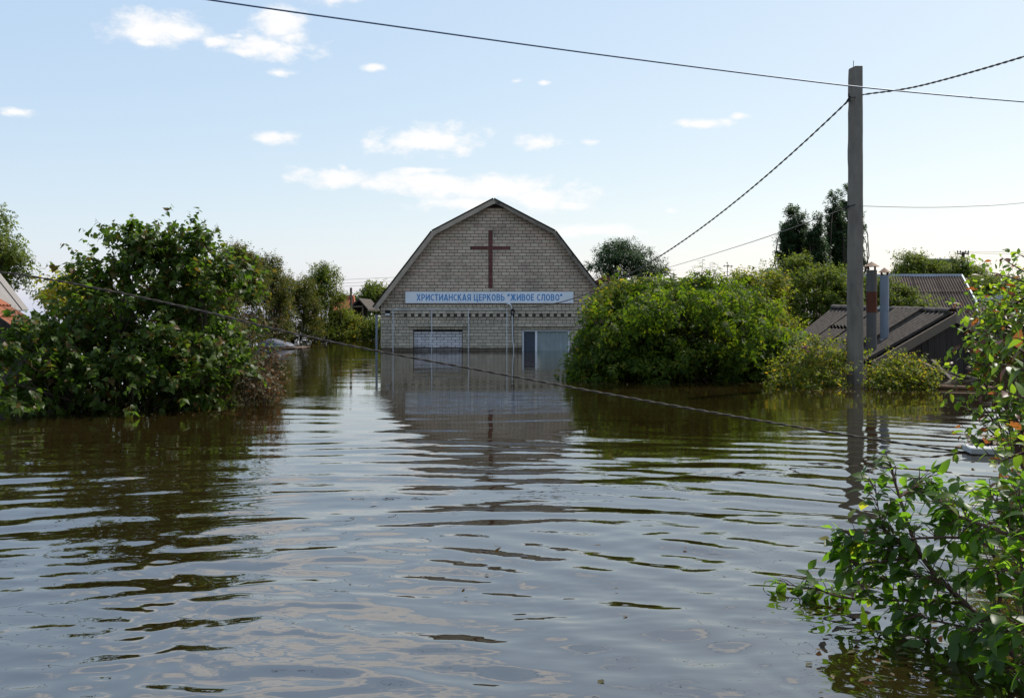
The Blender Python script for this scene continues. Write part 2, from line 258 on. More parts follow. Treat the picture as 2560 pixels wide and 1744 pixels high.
# ------------------------------------------------------------------ the flood water: one sheet to the horizon, real ripples near by
def build_water():
    ys = [-5.5, -4, -2.5, -1, 0, .5]; y = .8
    while y < 70:
        ys.append(y); y += min(max(y*y/1300.0, .014), .16 if y < 40 else .3)
    ys += [75, 90, 120, 200, 400, 1000, 3000]
    tn = np.concatenate([[-9,-5,-3,-2,-1.4,-1,-.8,-.66], np.linspace(-.56,.56,620), [.66,.8,1,1.4,2,3,5,9]])
    ys = np.array(ys); Y, Tn = np.meshgrid(ys, tn, indexing='ij'); X = Tn*(Y+6.5)
    D = np.maximum(Y, .5); step = np.gradient(ys)[:, None]*np.ones_like(X); r = np.random.default_rng(21); Z = np.zeros_like(X)
    def vnoise(x, y, seed, sc):                    # smooth random field
        q = np.random.default_rng(seed); v = np.zeros_like(x)
        for _ in range(9):
            a = q.uniform(0, 2*math.pi); k = q.uniform(.5, 1.5)*2*math.pi/sc; v += np.sin(k*(x*math.cos(a)+y*math.sin(a))+q.uniform(0, 6.28))
        return v/2.1
    def wave(lam, ang, slope, env, ph):
        global _
        k = 2*math.pi/lam; fade = np.clip((lam/step-2.5)/3.0, 0, 1)
        return (slope/k)*np.sin(k*(X*math.sin(ang)+Y*math.cos(ang))+ph+.9*wob)*env*fade
    wob = vnoise(X, Y*1.3, 3, 3.2)
    calm = 1/(1+np.exp((D-8.8)/1.2))
    # rings that spread from the boat the picture is taken from
    for (cx, cy, l0, sl, sd) in ((-1.0,.3,.64,.034,11),(-1.2,1.6,.40,.046,12),(.5,.2,.49,.032,13),(-2.6,1.0,.30,.032,14),(-.4,1.4,.23,.034,15)):
        R = np.hypot(X-cx, Y-cy); lam = l0; k = 2*math.pi/lam
        env = np.clip(.55+.6*vnoise(X*.55, Y, sd, 2.6), 0, 1.5)*(.07+.93*calm)*np.clip((D-1.5)/3.0, .4, 1); fade = np.clip((lam/step-2.5)/3.0, 0, 1)
        Z += (sl/k)*np.sin(k*R+1.3*vnoise(X*.6, Y, sd+40, 2.4)+.5*wob)*env*fade
    for i in range(26):
        lam = float(np.exp(r.uniform(math.log(.16), math.log(1.7)))); ang = r.normal(0, .30); env = np.clip(.5+.55*vnoise(X*.5, Y, 100+i, r.uniform(2, 5)), 0, 1.6)
        Z += wave(lam, ang, .0088, env*(.26+.74*calm), r.uniform(0, 6.28))
    for i in range(24):                            # small cross ripples close by
        lam = float(np.exp(r.uniform(math.log(.06), math.log(.26)))); ang = r.uniform(-1.3, 1.3); env = np.clip(.2+.7*vnoise(X, Y, 300+i, 1.6), 0, 1.6)
        Z += wave(lam, ang, .016, env*np.clip((10-D)/6, 0, 1), r.uniform(0, 6.28))
    # rings round the branch that dips into the water at the right
    R = np.hypot(X-1.45, Y-3.55); Z += .0016*np.sin(2*math.pi*R/.11)*np.exp(-R/.6)*np.clip((.11/step-2.5)/3, 0, 1)
    Z *= np.clip((75-Y)/10, 0, 1)*np.clip((.56-np.abs(Tn))*30, 0, 1)
    n, m_ = X.shape; V = np.stack([X, Y, Z], -1).reshape(-1, 3); I = np.arange(n*m_).reshape(n, m_)
    Q = np.stack([I[:-1,:-1], I[:-1,1:], I[1:,1:], I[1:,:-1]], -1).reshape(-1, 4)
    tag(obj('water', mesh_np('water', V, Q, True), MT['water']), kind='structure')
build_water()
# ------------------------------------------------------------------ foliage
def leaf_template(kind):
    """verts with the leaf along +y, its face up +z; quads"""
    if kind == 'ovate':
        st = [(0,.03),(.14,.17),(.34,.27),(.56,.26),(.78,.16),(1,.01)]; droop = .22; fold = .22
    elif kind == 'heart':
        st = [(-.06,.20),(.06,.38),(.22,.46),(.45,.38),(.72,.18),(1.02,.01)]; droop = .20; fold = .18
    elif kind == 'lance':
        st = [(0,.02),(.3,.17),(.65,.13),(1,.01)]; droop = .18; fold = .1
    else:
        st = [(0,.03),(.42,.30),(1,.02)]; droop = .12; fold = .16
    V = []; Q = []
    for y, w in st:
        z = -droop*max(y, 0)**2
        V += [(-w, y, z+fold*w), (0, y, z), (w, y, z+fold*w)]
    for i in range(len(st)-1):
        a = 3*i; Q += [(a,a+1,a+4,a+3),(a+1,a+2,a+5,a+4)]
    V = np.array(V)
    if kind == 'heart': V[0,1] -= .07; V[2,1] -= .07; V[1,1] += .06
    return V, np.array(Q)
def compound(nl, kind='lance', ll=.34):
    V0, Q0 = leaf_template(kind); Vs, Qs = [], []; b = 0
    for i in range(nl):
        if i == nl-1: y, ang = 1.0, 0
        else: y = .25+.72*(i//2)/(max(nl//2-1, 1)+.01)*.95; ang = (1 if i % 2 else -1)*1.05
        v = V0*ll; c, s = math.cos(ang), math.sin(ang); v = np.stack([v[:,0]*c+v[:,1]*s, -v[:,0]*s+v[:,1]*c, v[:,2]], 1); v[:,1] += y; v[:,2] -= .28*(v[:,1])**2+.12*np.abs(v[:,0])
        Vs.append(v); Qs.append(Q0+b); b += len(v)
    return np.concatenate(Vs), np.concatenate(Qs)
TPL = {k: leaf_template(k) for k in ('ovate','heart','lance','small')}; TPL['pinnate'] = compound(7, 'small', .36); TPL['tiny'] = (np.array([(0,0,0),(.30,.45,.06),(0,1,-.1),(-.30,.45,.06)]), np.array([(0,1,2),(0,2,3)])); TPL['pinnate5'] = compound(5, 'small', .45)
def nrm(a): return a/np.maximum(np.linalg.norm(a, axis=-1, keepdims=True), 1e-9)
def frames(axis, up):
    y = nrm(axis); x = nrm(np.cross(y, up)); z = np.cross(x, y); return np.stack([x, y, z], -1)     # columns
def leaves_mesh(name, tpl, pos, R, size, smooth=True):
    V0, Q0 = TPL[tpl]; n = len(pos); V = pos[:,None,:]+size[:,None,None]*np.einsum('nij,kj->nki', R, V0)
    Q = (Q0[None]+(np.arange(n)*len(V0))[:,None,None]).reshape(-1, Q0.shape[1]); return mesh_np(name, V.reshape(-1,3), Q, smooth)
def rand_dirs(n, r): return nrm(r.normal(size=(n,3)))
def in_blobs(blobs, n, r, shell=.55, clump=None, csize=.25):
    """points in a union of ellipsoids, denser toward the skin, gathered in clumps"""
    w = np.array([b[1][0]*b[1][1]+b[1][0]*b[1][2]+b[1][1]*b[1][2] for b in blobs])*np.array([b[2] if len(b) > 2 else 1 for b in blobs]); w = w/w.sum()
    C = np.array([list(b[0]) for b in blobs]); Rd = np.array([list(b[1]) for b in blobs])
    def samp(k):
        i = r.choice(len(blobs), k, p=w); d = rand_dirs(k, r); q = shell+(1-shell)*np.sqrt(r.uniform(size=(k,1)))
        return C[i]+d*q*Rd[i], nrm(d/Rd[i])
    if not clump: return samp(n)
    cp, co_ = samp(clump); cs = csize*r.uniform(.5, 1.5, size=(clump,1)); wt = r.uniform(.3, 1.6, clump); wt /= wt.sum(); i = r.choice(clump, n, p=wt)
    return cp[i]+np.clip(r.normal(size=(n,3)), -1.7, 1.7)*cs[i]*np.array([1,1,.7]), nrm(co_[i]+.5*r.normal(size=(n,3)))
def twig_leaves(p, out, r, k=6, length=.22, size=.07, up=.35, spread=.6, droop=.35, svar=.45, flat=.7):
    """leaves set along short twigs"""
    n = len(p); d = nrm(out*.8+np.array([0,0,up])+spread*rand_dirs(n, r)); L = length*r.uniform(.5, 1.3, (n,1)); pos = []; ax = []; upv = []; sz = []
    side0 = nrm(np.cross(d, rand_dirs(n, r)))
    for j in range(k):
        t = (j+.6)/k; a = j*2.4; s = nrm(side0*math.cos(a)+np.cross(d, side0)*math.sin(a))
        pos.append(p+d*L*t+np.array([0,0,-.12])*L*t*t); q = nrm(s*.85+d*(.35+.5*t)+np.array([0,0,-droop])+.3*rand_dirs(n, r)); ax.append(q)
        upv.append(nrm(np.array([0,0,flat])+.55*rand_dirs(n, r)+.25*d)); sz.append(size*r.uniform(1-svar, 1+svar, n)*(1.1-.35*t))
    return np.concatenate(pos), frames(np.concatenate(ax), np.concatenate(upv)), np.concatenate(sz), (p, p+d*L)
def twig_tubes(mb, a, b, r0=.004, n=3):
    for i in range(len(a)): mb.tube([a[i], (Vector(a[i])+Vector(b[i]))/2+Vector((0,0,.01)), b[i]], [r0, r0*.8, r0*.4], n, False)
def curve(a, b, bend, r, n=5):
    a, b = Vector(a), Vector(b); o = Vector(r.normal(size=3))*bend; o.z = abs(o.z)*.4; return [a.lerp(b, t/(n-1))+o*math.sin(math.pi*t/(n-1)) for t in range(n)]
def limbs(mb, base, blobs, r, r0=.09, sub=5, fork=.35):
    base = Vector(base); cz = sum((Vector(b[0]) for b in blobs), Vector())/len(blobs); top = base.lerp(cz, fork); mb.tube(curve(base, top, .04, r), [r0, r0*.95, r0*.9, r0*.85, r0*.8], 7)
    for b in blobs:
        c = Vector(b[0]); rr = r0*.6; pts = curve(top, c, .12*(c-top).length, r); mb.tube(pts, [rr, rr*.9, rr*.75, rr*.6, rr*.4], 5)
        for _ in range(sub):
            d = rand_dirs(1, r)[0]; d[2] = abs(d[2])*.8-.1; e = c+Vector(d*np.array(b[1])*.92); s = pts[2].lerp(pts[4], r.uniform()); q = rr*.35
            mb.tube(curve(s, e, .08*(e-s).length, r, 4), [q, q*.8, q*.5, q*.2], 4, False)
def grow(name, label, cat, base, blobs, seed, n, tpl, size, lm, clump=60, csize=.2, k=6, tlen=.2, r0=.08, sub=5, shoots=(), up=.35, droop=.35, single=0, group=None, shell=.55, spread=.6, bark='bark', twigs=0, floor=.0, flat=.7, fork=.35):
    r = np.random.default_rng(seed); t = thing(name, label, cat, (0,0,0), 0, group); t.location = Vector(base)
    mb = MB(); limbs(mb, base, blobs, r, r0, sub, fork)
    p, o = in_blobs(blobs, n, r, shell, clump, csize); keep = p[:,2] > floor; p, o = p[keep], o[keep]
    pos, R, sz, (ta, tb) = twig_leaves(p, o, r, k, tlen, size, up, spread, droop, flat=flat)
    for (a, b, cnt, s2) in shoots:                  # long shoots that stand out of the crown: from a to b
        nb = min(blobs, key=lambda q: (Vector(q[0])-Vector(a)).length)[0]; mb.tube([nb, (Vector(nb)+Vector(a))/2, a], [.010, .008, .006], 4, False)
        a, b = np.array(a), np.array(b); pts = curve(a, b, .05*np.linalg.norm(b-a), r, 6); mb.tube(pts, [q*min(size/.07, 1.3) for q in (.008, .007, .006, .005, .003, .0015)], 4, False)
        tt = np.linspace(.15, 1, cnt); q = np.array([np.array(pts[min(int(x*5), 4)].lerp(pts[min(int(x*5)+1, 5)], x*5-int(x*5) if x < 1 else 1)) for x in tt]); d = nrm((b-a)[None].repeat(cnt, 0)+.02)
        s = nrm(np.cross(d, rand_dirs(cnt, r))); ax = nrm(s+d*.5+np.array([0,0,-.25])); pos = np.concatenate([pos, q]); R = np.concatenate([R, frames(ax, nrm(np.array([0,0,.8])+.4*rand_dirs(cnt, r)))]); sz = np.concatenate([sz, s2*r.uniform(.7, 1.2, cnt)*(1.15-.5*tt)])
    keep = pos[:,2] > floor+.0; pos, R, sz = pos[keep], R[keep], sz[keep]
    if twigs:
        j = r.choice(len(ta), min(twigs, len(ta)), replace=False); twig_tubes(mb, ta[j], tb[j], .0035)
    mb.build('trunk', MT[bark], t, smooth=True)
    if single:                                     # the leaves that show largest are leaves of their own
        d = np.linalg.norm(pos-np.array([0,0,CH]), axis=1); order = np.argsort(d-1.5*sz/size*.1); j = order[:single]; rest = order[single:]
        V0, Q0 = TPL[tpl]; lme = mesh_np('leaf', V0, Q0, True); lme.materials.append(lm)
        for i in j:
            lo = bpy.data.objects.new('leaf', lme); link(lo); lo.parent = t; lo.matrix_local = Matrix.LocRotScale(Vector(pos[i])-t.location, Matrix(R[i].tolist()).to_quaternion(), Vector((sz[i],)*3))
        pos, R, sz = pos[rest], R[rest], sz[rest]
    c = obj('foliage' if single else 'crown', leaves_mesh(name+'_leaves', tpl, pos, R, sz), lm, t); c['kind'] = 'stuff'
    return t
G1 = leaf_mat('lilac_leaf', [(0, (0.0393, 0.0619, 0.0099)), (0.5, (0.0578, 0.0875, 0.0129)), (0.84, (0.0809, 0.1227, 0.0168)), (0.92, (0.0982, 0.064, 0.0158)), (1, (0.1155, 0.064, 0.0198))], (.13,.26,.025), 0.42, .45, .2)
G2 = leaf_mat('fruit_tree_leaf', [(0, (0.0393, 0.0595, 0.0117)), (0.6, (0.0636, 0.0892, 0.0164)), (0.85, (0.0936, 0.103, 0.0211)), (1, (0.131, 0.0915, 0.0257))], (.15,.20,.025), 0.42, .6, .15)
G3 = leaf_mat('vine_leaf', [(0, (0.0355, 0.0586, 0.0071)), (0.55, (0.0533, 0.087, 0.0089)), (0.88, (0.0888, 0.1243, 0.0106)), (1, (0.1688, 0.151, 0.016))], (.17,.30,.022), 0.46, .6, .14)
G4 = leaf_mat('poplar_leaf', [(0, (0.036, 0.0675, 0.024)), (1, (0.063, 0.102, 0.03))], (.08,.14,.03), 0.38, .5)
G5 = leaf_mat('plum_leaf', [(0, (0.0451, 0.0829, 0.0127)), (0.6, (0.0635, 0.115, 0.0159)), (0.9, (0.0922, 0.1512, 0.0191)), (0.965, (0.1025, 0.1658, 0.0213)), (1, (0.2665, 0.2048, 0.0319))], (.17,.33,.022), 0.55, .40, .35)
G6 = leaf_mat('hedge_leaf', [(0, (0.0567, 0.0837, 0.0149)), (0.6, (0.0837, 0.1188, 0.0189)), (1, (0.135, 0.162, 0.0243))], (.14,.22,.025), 0.44, .6, .15)
G7 = leaf_mat('rose_leaf', [(0, (0.0684, 0.0969, 0.0149)), (0.6, (0.1018, 0.1366, 0.0187)), (0.88, (0.1615, 0.1615, 0.0224)), (1, (0.2484, 0.1615, 0.0311))], (.18,.27,.025), 0.46, .6, .15)
G8 = leaf_mat('cherry_leaf', [(0, (0.06, 0.1104, 0.0144)), (0.55, (0.0936, 0.156, 0.0192)), (0.82, (0.15, 0.204, 0.0216)), (0.86, (0.12, 0.042, 0.024)), (1, (0.102, 0.0336, 0.0192))], (.2,.32,.025), 0.5, .4, .35)
G9 = leaf_mat('dry_leaf', [(0,(.06,.065,.018)),(.5,(.085,.07,.022)),(1,(.12,.07,.028))], (.14,.14,.03), .36, .6)
GA = leaf_mat('yellow_leaf', [(0,(.13,.17,.02)),(1,(.22,.22,.03))], (.22,.32,.03), .45, .5)
# ------------------------------------------------------------------ the church
FY = 33.0; CX = -.605; CS = .1062; ZR = 3.347       # facade plane, ridge line, course height, foot of the cross bar's course
ROOF = [(3.95,1.425),(2.02,3.93),(0,4.985)]        # half width and height of eave, break, ridge (upper edge of the boards)
def half(z):
    z += .10
    if z <= ROOF[0][1]: return 3.74
    for (a, za), (b, zb) in zip(ROOF, ROOF[1:]):
        if z <= zb: return min(3.74, a+(b-a)*(z-za)/(zb-za)-.06)
    return 0
def corrugated(A, C, B, E, waves, amp=.022, lift=.0, n=6, rows=2, thick=.008, sag=0):
    """a wavy sheet over the patch A-C (top edge) to B-E (bottom edge)"""
    A, C, B, E = map(Vector, (A, C, B, E)); nr = (C-A).cross(B-A).normalized()
    if nr.z < 0: nr = -nr
    m = waves*n+1; V = []; Q = []
    for j in range(rows+1):
        t = j/rows
        for i in range(m):
            s = i/(m-1); p = A.lerp(C, s).lerp(B.lerp(E, s), t)+nr*(lift+amp*math.cos(2*math.pi*s*waves)-sag*math.sin(math.pi*t)); V.append(p)
    for j in range(rows):
        for i in range(m-1): a = j*m+i; Q.append((a, a+1, a+m+1, a+m))
    b = len(V); V += [p-nr*thick for p in V]; Q += [tuple(b+i for i in reversed(q)) for q in Q]
    for i in range(m-1): Q.append((i, b+i, b+i+1, i+1)); a = rows*m+i; Q.append((a, a+1, b+a+1, b+a))
    return V, Q
def church():
    t = thing('brick_church', 'pale brick church with gambrel gable, red brick cross and half drowned windows', 'church', (CX, FY, 0))
    X0, X1 = CX-3.75, CX+3.75; OL = (-3.267, -1.644); OR = (.33, 1.92); OT = .70; zE = 1.35
    up = MB(); poly = [(X0, zE), (X1, zE), (CX+half(3.83-.1), 3.80), (CX, 4.87), (CX-half(3.83-.1), 3.80)]
    up.prism(poly, FY, FY+.3); up.build('gable_wall', MT['mortar'], t)
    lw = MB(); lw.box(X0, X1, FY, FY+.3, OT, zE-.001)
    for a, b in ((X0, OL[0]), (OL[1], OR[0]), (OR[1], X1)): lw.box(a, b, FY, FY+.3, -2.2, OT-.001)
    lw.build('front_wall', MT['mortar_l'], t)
    sw = MB(); sw.box(X0, X0+.3, FY+.301, FY+11, -2.2, zE); sw.box(X1-.3, X1, FY+.301, FY+11, -2.2, zE); sw.prism([(X0+.301,-2.2),(X1-.301,-2.2),(X1-.301, zE)]+poly[2:]+[(X0+.301, zE)], FY+10.7, FY+11); sw.build('side_wall', MT['lower'], t)
    # bricks: list of (x0, x1, z0, z1, front)
    up_b, lo_b, red_b, teeth = [], [], [], []
    kmin, kmax = -36, 15
    for k in range(kmin, kmax):
        z0 = ZR+k*CS+.008; z1 = z0+CS-.016
        if z1 < -.15 or half(z1) <= .1: continue
        h = half(z0-.03) if z0 > 1.3 else 3.74; fr = .010; L = .25
        if k == -18 or k == -23: L = .12
        if k == -19: fr = .085
        if k == -20: fr = .07
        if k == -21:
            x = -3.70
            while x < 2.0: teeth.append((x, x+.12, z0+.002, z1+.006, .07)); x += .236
        step = L+.014; x = CX-4.2+(step/2 if k % 2 else 0)+.02*math.sin(k*1.7)
        while x < CX+h:
            a, b = max(x, CX-h), min(x+L, CX+h); x += step
            if b-a < .03: continue
            segs = [(a, b)]; cut = []
            if k == -21: cut.append((-3.70, 2.04))  # no bricks here; the dark mortar imitates shade between the teeth
            if k < -24 and z0 < OT: cut += [OL, OR]
            if k in (-24,): cut += [(OL[0]-.16, OL[1]+.16), (OR[0]-.16, OR[1]+.16)]
            if k == -25: cut += [(OL[0]-.13, OL[1]+.0), (OR[0]-.13, OR[1]+.13)]
            if k < -25: cut += [(OL[0]-.13, OL[0]), (OR[0]-.13, OR[1]+.13)]
            if k == 0: cut.append((-1.343, -.093))
            if -12 <= k <= 5: cut.append((-.774, -.65))
            for c0, c1 in cut:
                nsg = []
                for s0, s1 in segs:
                    if c1+.01 <= s0 or c0-.01 >= s1: nsg.append((s0, s1)); continue
                    if s0 < c0-.03: nsg.append((s0, c0-.010))
                    if s1 > c1+.03: nsg.append((c1+.010, s1))
                segs = nsg
            for s0, s1 in segs: (up_b if k > -18 else lo_b).append((s0, s1, z0, z1, fr))
        if -12 <= k <= 5 and k != 0: red_b.append((-.772, -.652, z0, z1))
        if k == 0:
            for i in range(5): red_b.append((-1.343+i*.252, -1.343+i*.252+.242, z0, z1))
    for O in (OL, OR):                             # hoods, lintels and jambs round the two windows
        x = O[0]-.16
        while x < O[1]+.1: lo_b.append((x, min(x+.25, O[1]+.16), ZR-24*CS+.004, ZR-23*CS-.012, .11)); x += .262
        x = O[0]-.13
        while x < O[1]+.1: lo_b.append((x, min(x+.125, O[1]+.13), ZR-25*CS+.012, ZR-24*CS-.006, .035)); x += .136
        for k in range(-34, -25):
            z0 = ZR+k*CS+.006
            if z0 < -.2: continue
            lo_b.append((O[0]-.128, O[0]-.006, z0, z0+CS-.012, .035))
            if O is OR: lo_b.append((O[1]+.006, O[1]+.128, z0, z0+CS-.012, .035))
    r = random.Random(4); lib = {}
    def brick(b, name, mt, parent, deep=.02, y=None):
        x0, x1, z0, z1 = b[:4]; fr = (b[4] if len(b) > 4 else .010)+r.uniform(-.002, .003); w, h = round(x1-x0, 2), round(z1-z0, 3); key = (w, h, mt, name)
        if key not in lib:
            mb = MB(); e = .004; q = [(-w/2, -h/2), (w/2, -h/2), (w/2, h/2), (-w/2, h/2)]; q2 = [(-w/2+e, -h/2+e), (w/2-e, -h/2+e), (w/2-e, h/2-e), (-w/2+e, h/2-e)]
            V = [(a, .03, c) for a, c in q]+[(a, e, c) for a, c in q]+[(a, 0, c) for a, c in q2]; Fc = [(4*j+i, 4*j+(i+1) % 4, 4*j+4+(i+1) % 4, 4*j+4+i) for j in range(2) for i in range(4)]+[(8,9,10,11)]
            me = bpy.data.meshes.new(name); me.from_pydata(V, [], Fc); me.update(); me.materials.append(MT[mt]); lib[key] = me
        o = link(bpy.data.objects.new(name, lib[key])); attach(o, parent); o.location += Vector(((x0+x1)/2, (y if y is not None else FY)-fr, (z0+z1)/2)); o.rotation_euler = (r.uniform(-.004, .004), r.uniform(-.006, .006), r.uniform(-.006, .006)); return o
    up_b.sort(key=lambda b: (abs((b[0]+b[1])/2-CX)/3.2)**2+(abs((b[2]+b[3])/2-2.9)/1.9)**2)
    for b in up_b[:300]: brick(b, 'brick', 'brick', t)
    for nm, lst, mt in (('upper_brickwork', up_b[300:], 'brick'), ('lower_brickwork', lo_b, 'lower')):
        mb = MB()
        for (x0, x1, z0, z1, fr) in lst:
            f = fr+r.uniform(-.002, .003); e = .004
            q = [(x0,z0),(x1,z0),(x1,z1),(x0,z1)]; q2 = [(x0+e,z0+e),(x1-e,z0+e),(x1-e,z1-e),(x0+e,z1-e)]
            V = [(a, FY+.012, c) for a, c in q]+[(a, FY-f+e, c) for a, c in q]+[(a, FY-f, c) for a, c in q2]
            mb.add(V, [(4*j+i, 4*j+(i+1) % 4, 4*j+4+(i+1) % 4, 4*j+4+i) for j in range(2) for i in range(4)]+[(8,9,10,11)])
        me = bpy.data.meshes.new(nm); me.from_pydata(mb.v, [], mb.f); me.update(); o = obj(nm, me, MT[mt], t); o['kind'] = 'stuff'
    cr = MB(); cr.box(-.78, -.644, FY-.004, FY+.01, ZR-12*CS, ZR+6*CS); cr.box(-1.35, -.086, FY-.005, FY+.01, ZR, ZR+CS); cr = cr.build('cross_bed', MT['mortar'], t)
    for b in red_b: brick(b+(.012,), 'cross_brick', 'red', cr)
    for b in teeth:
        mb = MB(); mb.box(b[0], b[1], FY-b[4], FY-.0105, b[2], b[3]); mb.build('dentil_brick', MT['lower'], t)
    # walled-up window at the left
    w = MB(); w.box(OL[0]+.001, OL[1]-.001, FY+.10, FY+.2, -1.5, OT-.002); w = w.build('bricked_up_window', MT['black'], t); tag(w, 'window opening walled up with whiter bricks and open dark joints')
    k = 0; z = .635
    while z > -.2:
        x = OL[0]+.006-(.13 if k % 2 else 0)
        while x < OL[1]:
            a, b = max(x, OL[0]+.008), min(x+.240, OL[1]-.008)
            if b-a > .03: brick((a, b, z-.080, z, .022), 'infill_brick', 'infill', w, y=FY+.10)
            x += .253
        z -= .0925; k += 1
    # plastic window at the right
    wf = MB(); y0, y1 = FY+.03, FY+.10
    wf.box(OR[0]+.002, OR[0]+.065, y0, y1, -1.0, OT-.003); wf.box(OR[1]-.065, OR[1]-.002, y0, y1, -1.0, OT-.003); wf.box(.765, .84, y0-.004, y1-.004, -1.0, OT-.062); wf.box(OR[0]+.066, OR[1]-.066, y0+.001, y1-.001, OT-.06, OT-.003)
    wf = wf.build('window', MT['white'], t, .006)
    s = MB(); s.box(.40, .43, y0+.012, y1-.012, -1, OT-.065); s.box(.735, .762, y0+.012, y1-.012, -1, OT-.065); s.box(.431, .734, y0+.012, y1-.012, OT-.10, OT-.065); s.build('sash', MT['net'], wf)
    s = MB(); s.box(.431, .734, y0+.03, y0+.036, -1, OT-.101); tag(s.build('insect_screen', MT['net'], wf), 'dark narrow side sash behind an insect screen')
    s = MB(); s.quad((.842, y0+.03, -1), (OR[1]-.067, y0+.03, -1), (OR[1]-.067, y0+.03, OT-.062), (.842, y0+.03, OT-.062)); s.build('pane', MT['glass'], wf)
    s = MB(); n = 40; V = []; Q = []
    for i in range(n+1):
        x = .842+(OR[1]-.909)*i/n; yy = FY+.095+.010*math.sin(i*1.1)
        V += [(x, yy, -1), (x, yy, .68)]
        if i: Q.append((2*i-2, 2*i, 2*i+1, 2*i-1))
    s.add(V, Q); s.build('curtain', MT['curtain'], wf)
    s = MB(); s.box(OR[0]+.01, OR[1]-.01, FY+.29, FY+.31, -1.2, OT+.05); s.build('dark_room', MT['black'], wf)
    # roof sheets, boards
    pr = [(CX+sx*h, z) for sx, (h, z) in ((-1, ROOF[0]), (-1, ROOF[1]), (1, ROOF[2]), (1, ROOF[1]), (1, ROOF[0]))]
    rf = None
    for i in range(4):
        (xa, za), (xb, zb) = pr[i], pr[i+1]; top, bot = ((xb, zb), (xa, za)) if zb > za else ((xa, za), (xb, zb))
        for j in range(6):
            ya = FY-.32+j*1.9; V, Q = corrugated((top[0], ya, top[1]), (top[0], ya+1.92, top[1]), (bot[0], ya, bot[1]), (bot[0], ya+1.92, bot[1]), 12, .02, .03+.004*(j % 2)); mb = MB(); mb.add(V, Q); mb.build('roof_sheet', MT['slate'], t)
    for i in range(4):
        (xa, za), (xb, zb) = pr[i], pr[i+1]; d = Vector((xb-xa, 0, zb-za)).normalized(); mb = MB(); nn = Vector((d.z, 0, -d.x)); nn = nn if nn.z < 0 else -nn
        a, b = Vector((xa, FY-.30, za)), Vector((xb, FY-.30, zb)); wd = .135 if i < 2 else .10
        n = 14; V = []
        for q in range(n+1):
            p = a.lerp(b, q/n); e = r.uniform(-.012, .012) if i >= 2 else r.uniform(-.004, .004)
            ext = -d*.0 
            V += [p+Vector((0,-.0-.004*(i % 2),0)), p+nn*(wd+e)+Vector((0,-.004*(i % 2),0)), p+nn*(wd+e)+Vector((0,.03,0)), p+Vector((0,.03,0))]
        Fc = [(4*q+c, 4*q+(c+1) % 4, 4*q+4+(c+1) % 4, 4*q+4+c) for q in range(n) for c in range(4)]+[(0,1,2,3), (4*n+3, 4*n+2, 4*n+1, 4*n)]
        mb.add(V, Fc); mb.build('barge_board', MT['barge'] if i < 2 else MT['barge_d'], t)
        mb = MB(); a2, b2 = a+nn*.02+Vector((0,.035,0)), b+nn*.02+Vector((0,.035,0)); mb.add([a2, b2, b2+Vector((0,.28,0)), a2+Vector((0,.28,0)), a2+nn*.02, b2+nn*.02, b2+nn*.02+Vector((0,.28,0)), a2+nn*.02+Vector((0,.28,0))], [(0,1,2,3),(7,6,5,4),(0,4,5,1),(2,6,7,3),(1,5,6,2),(3,7,4,0)]); mb.build('soffit', MT['barge_d'], t)
    return t
church()
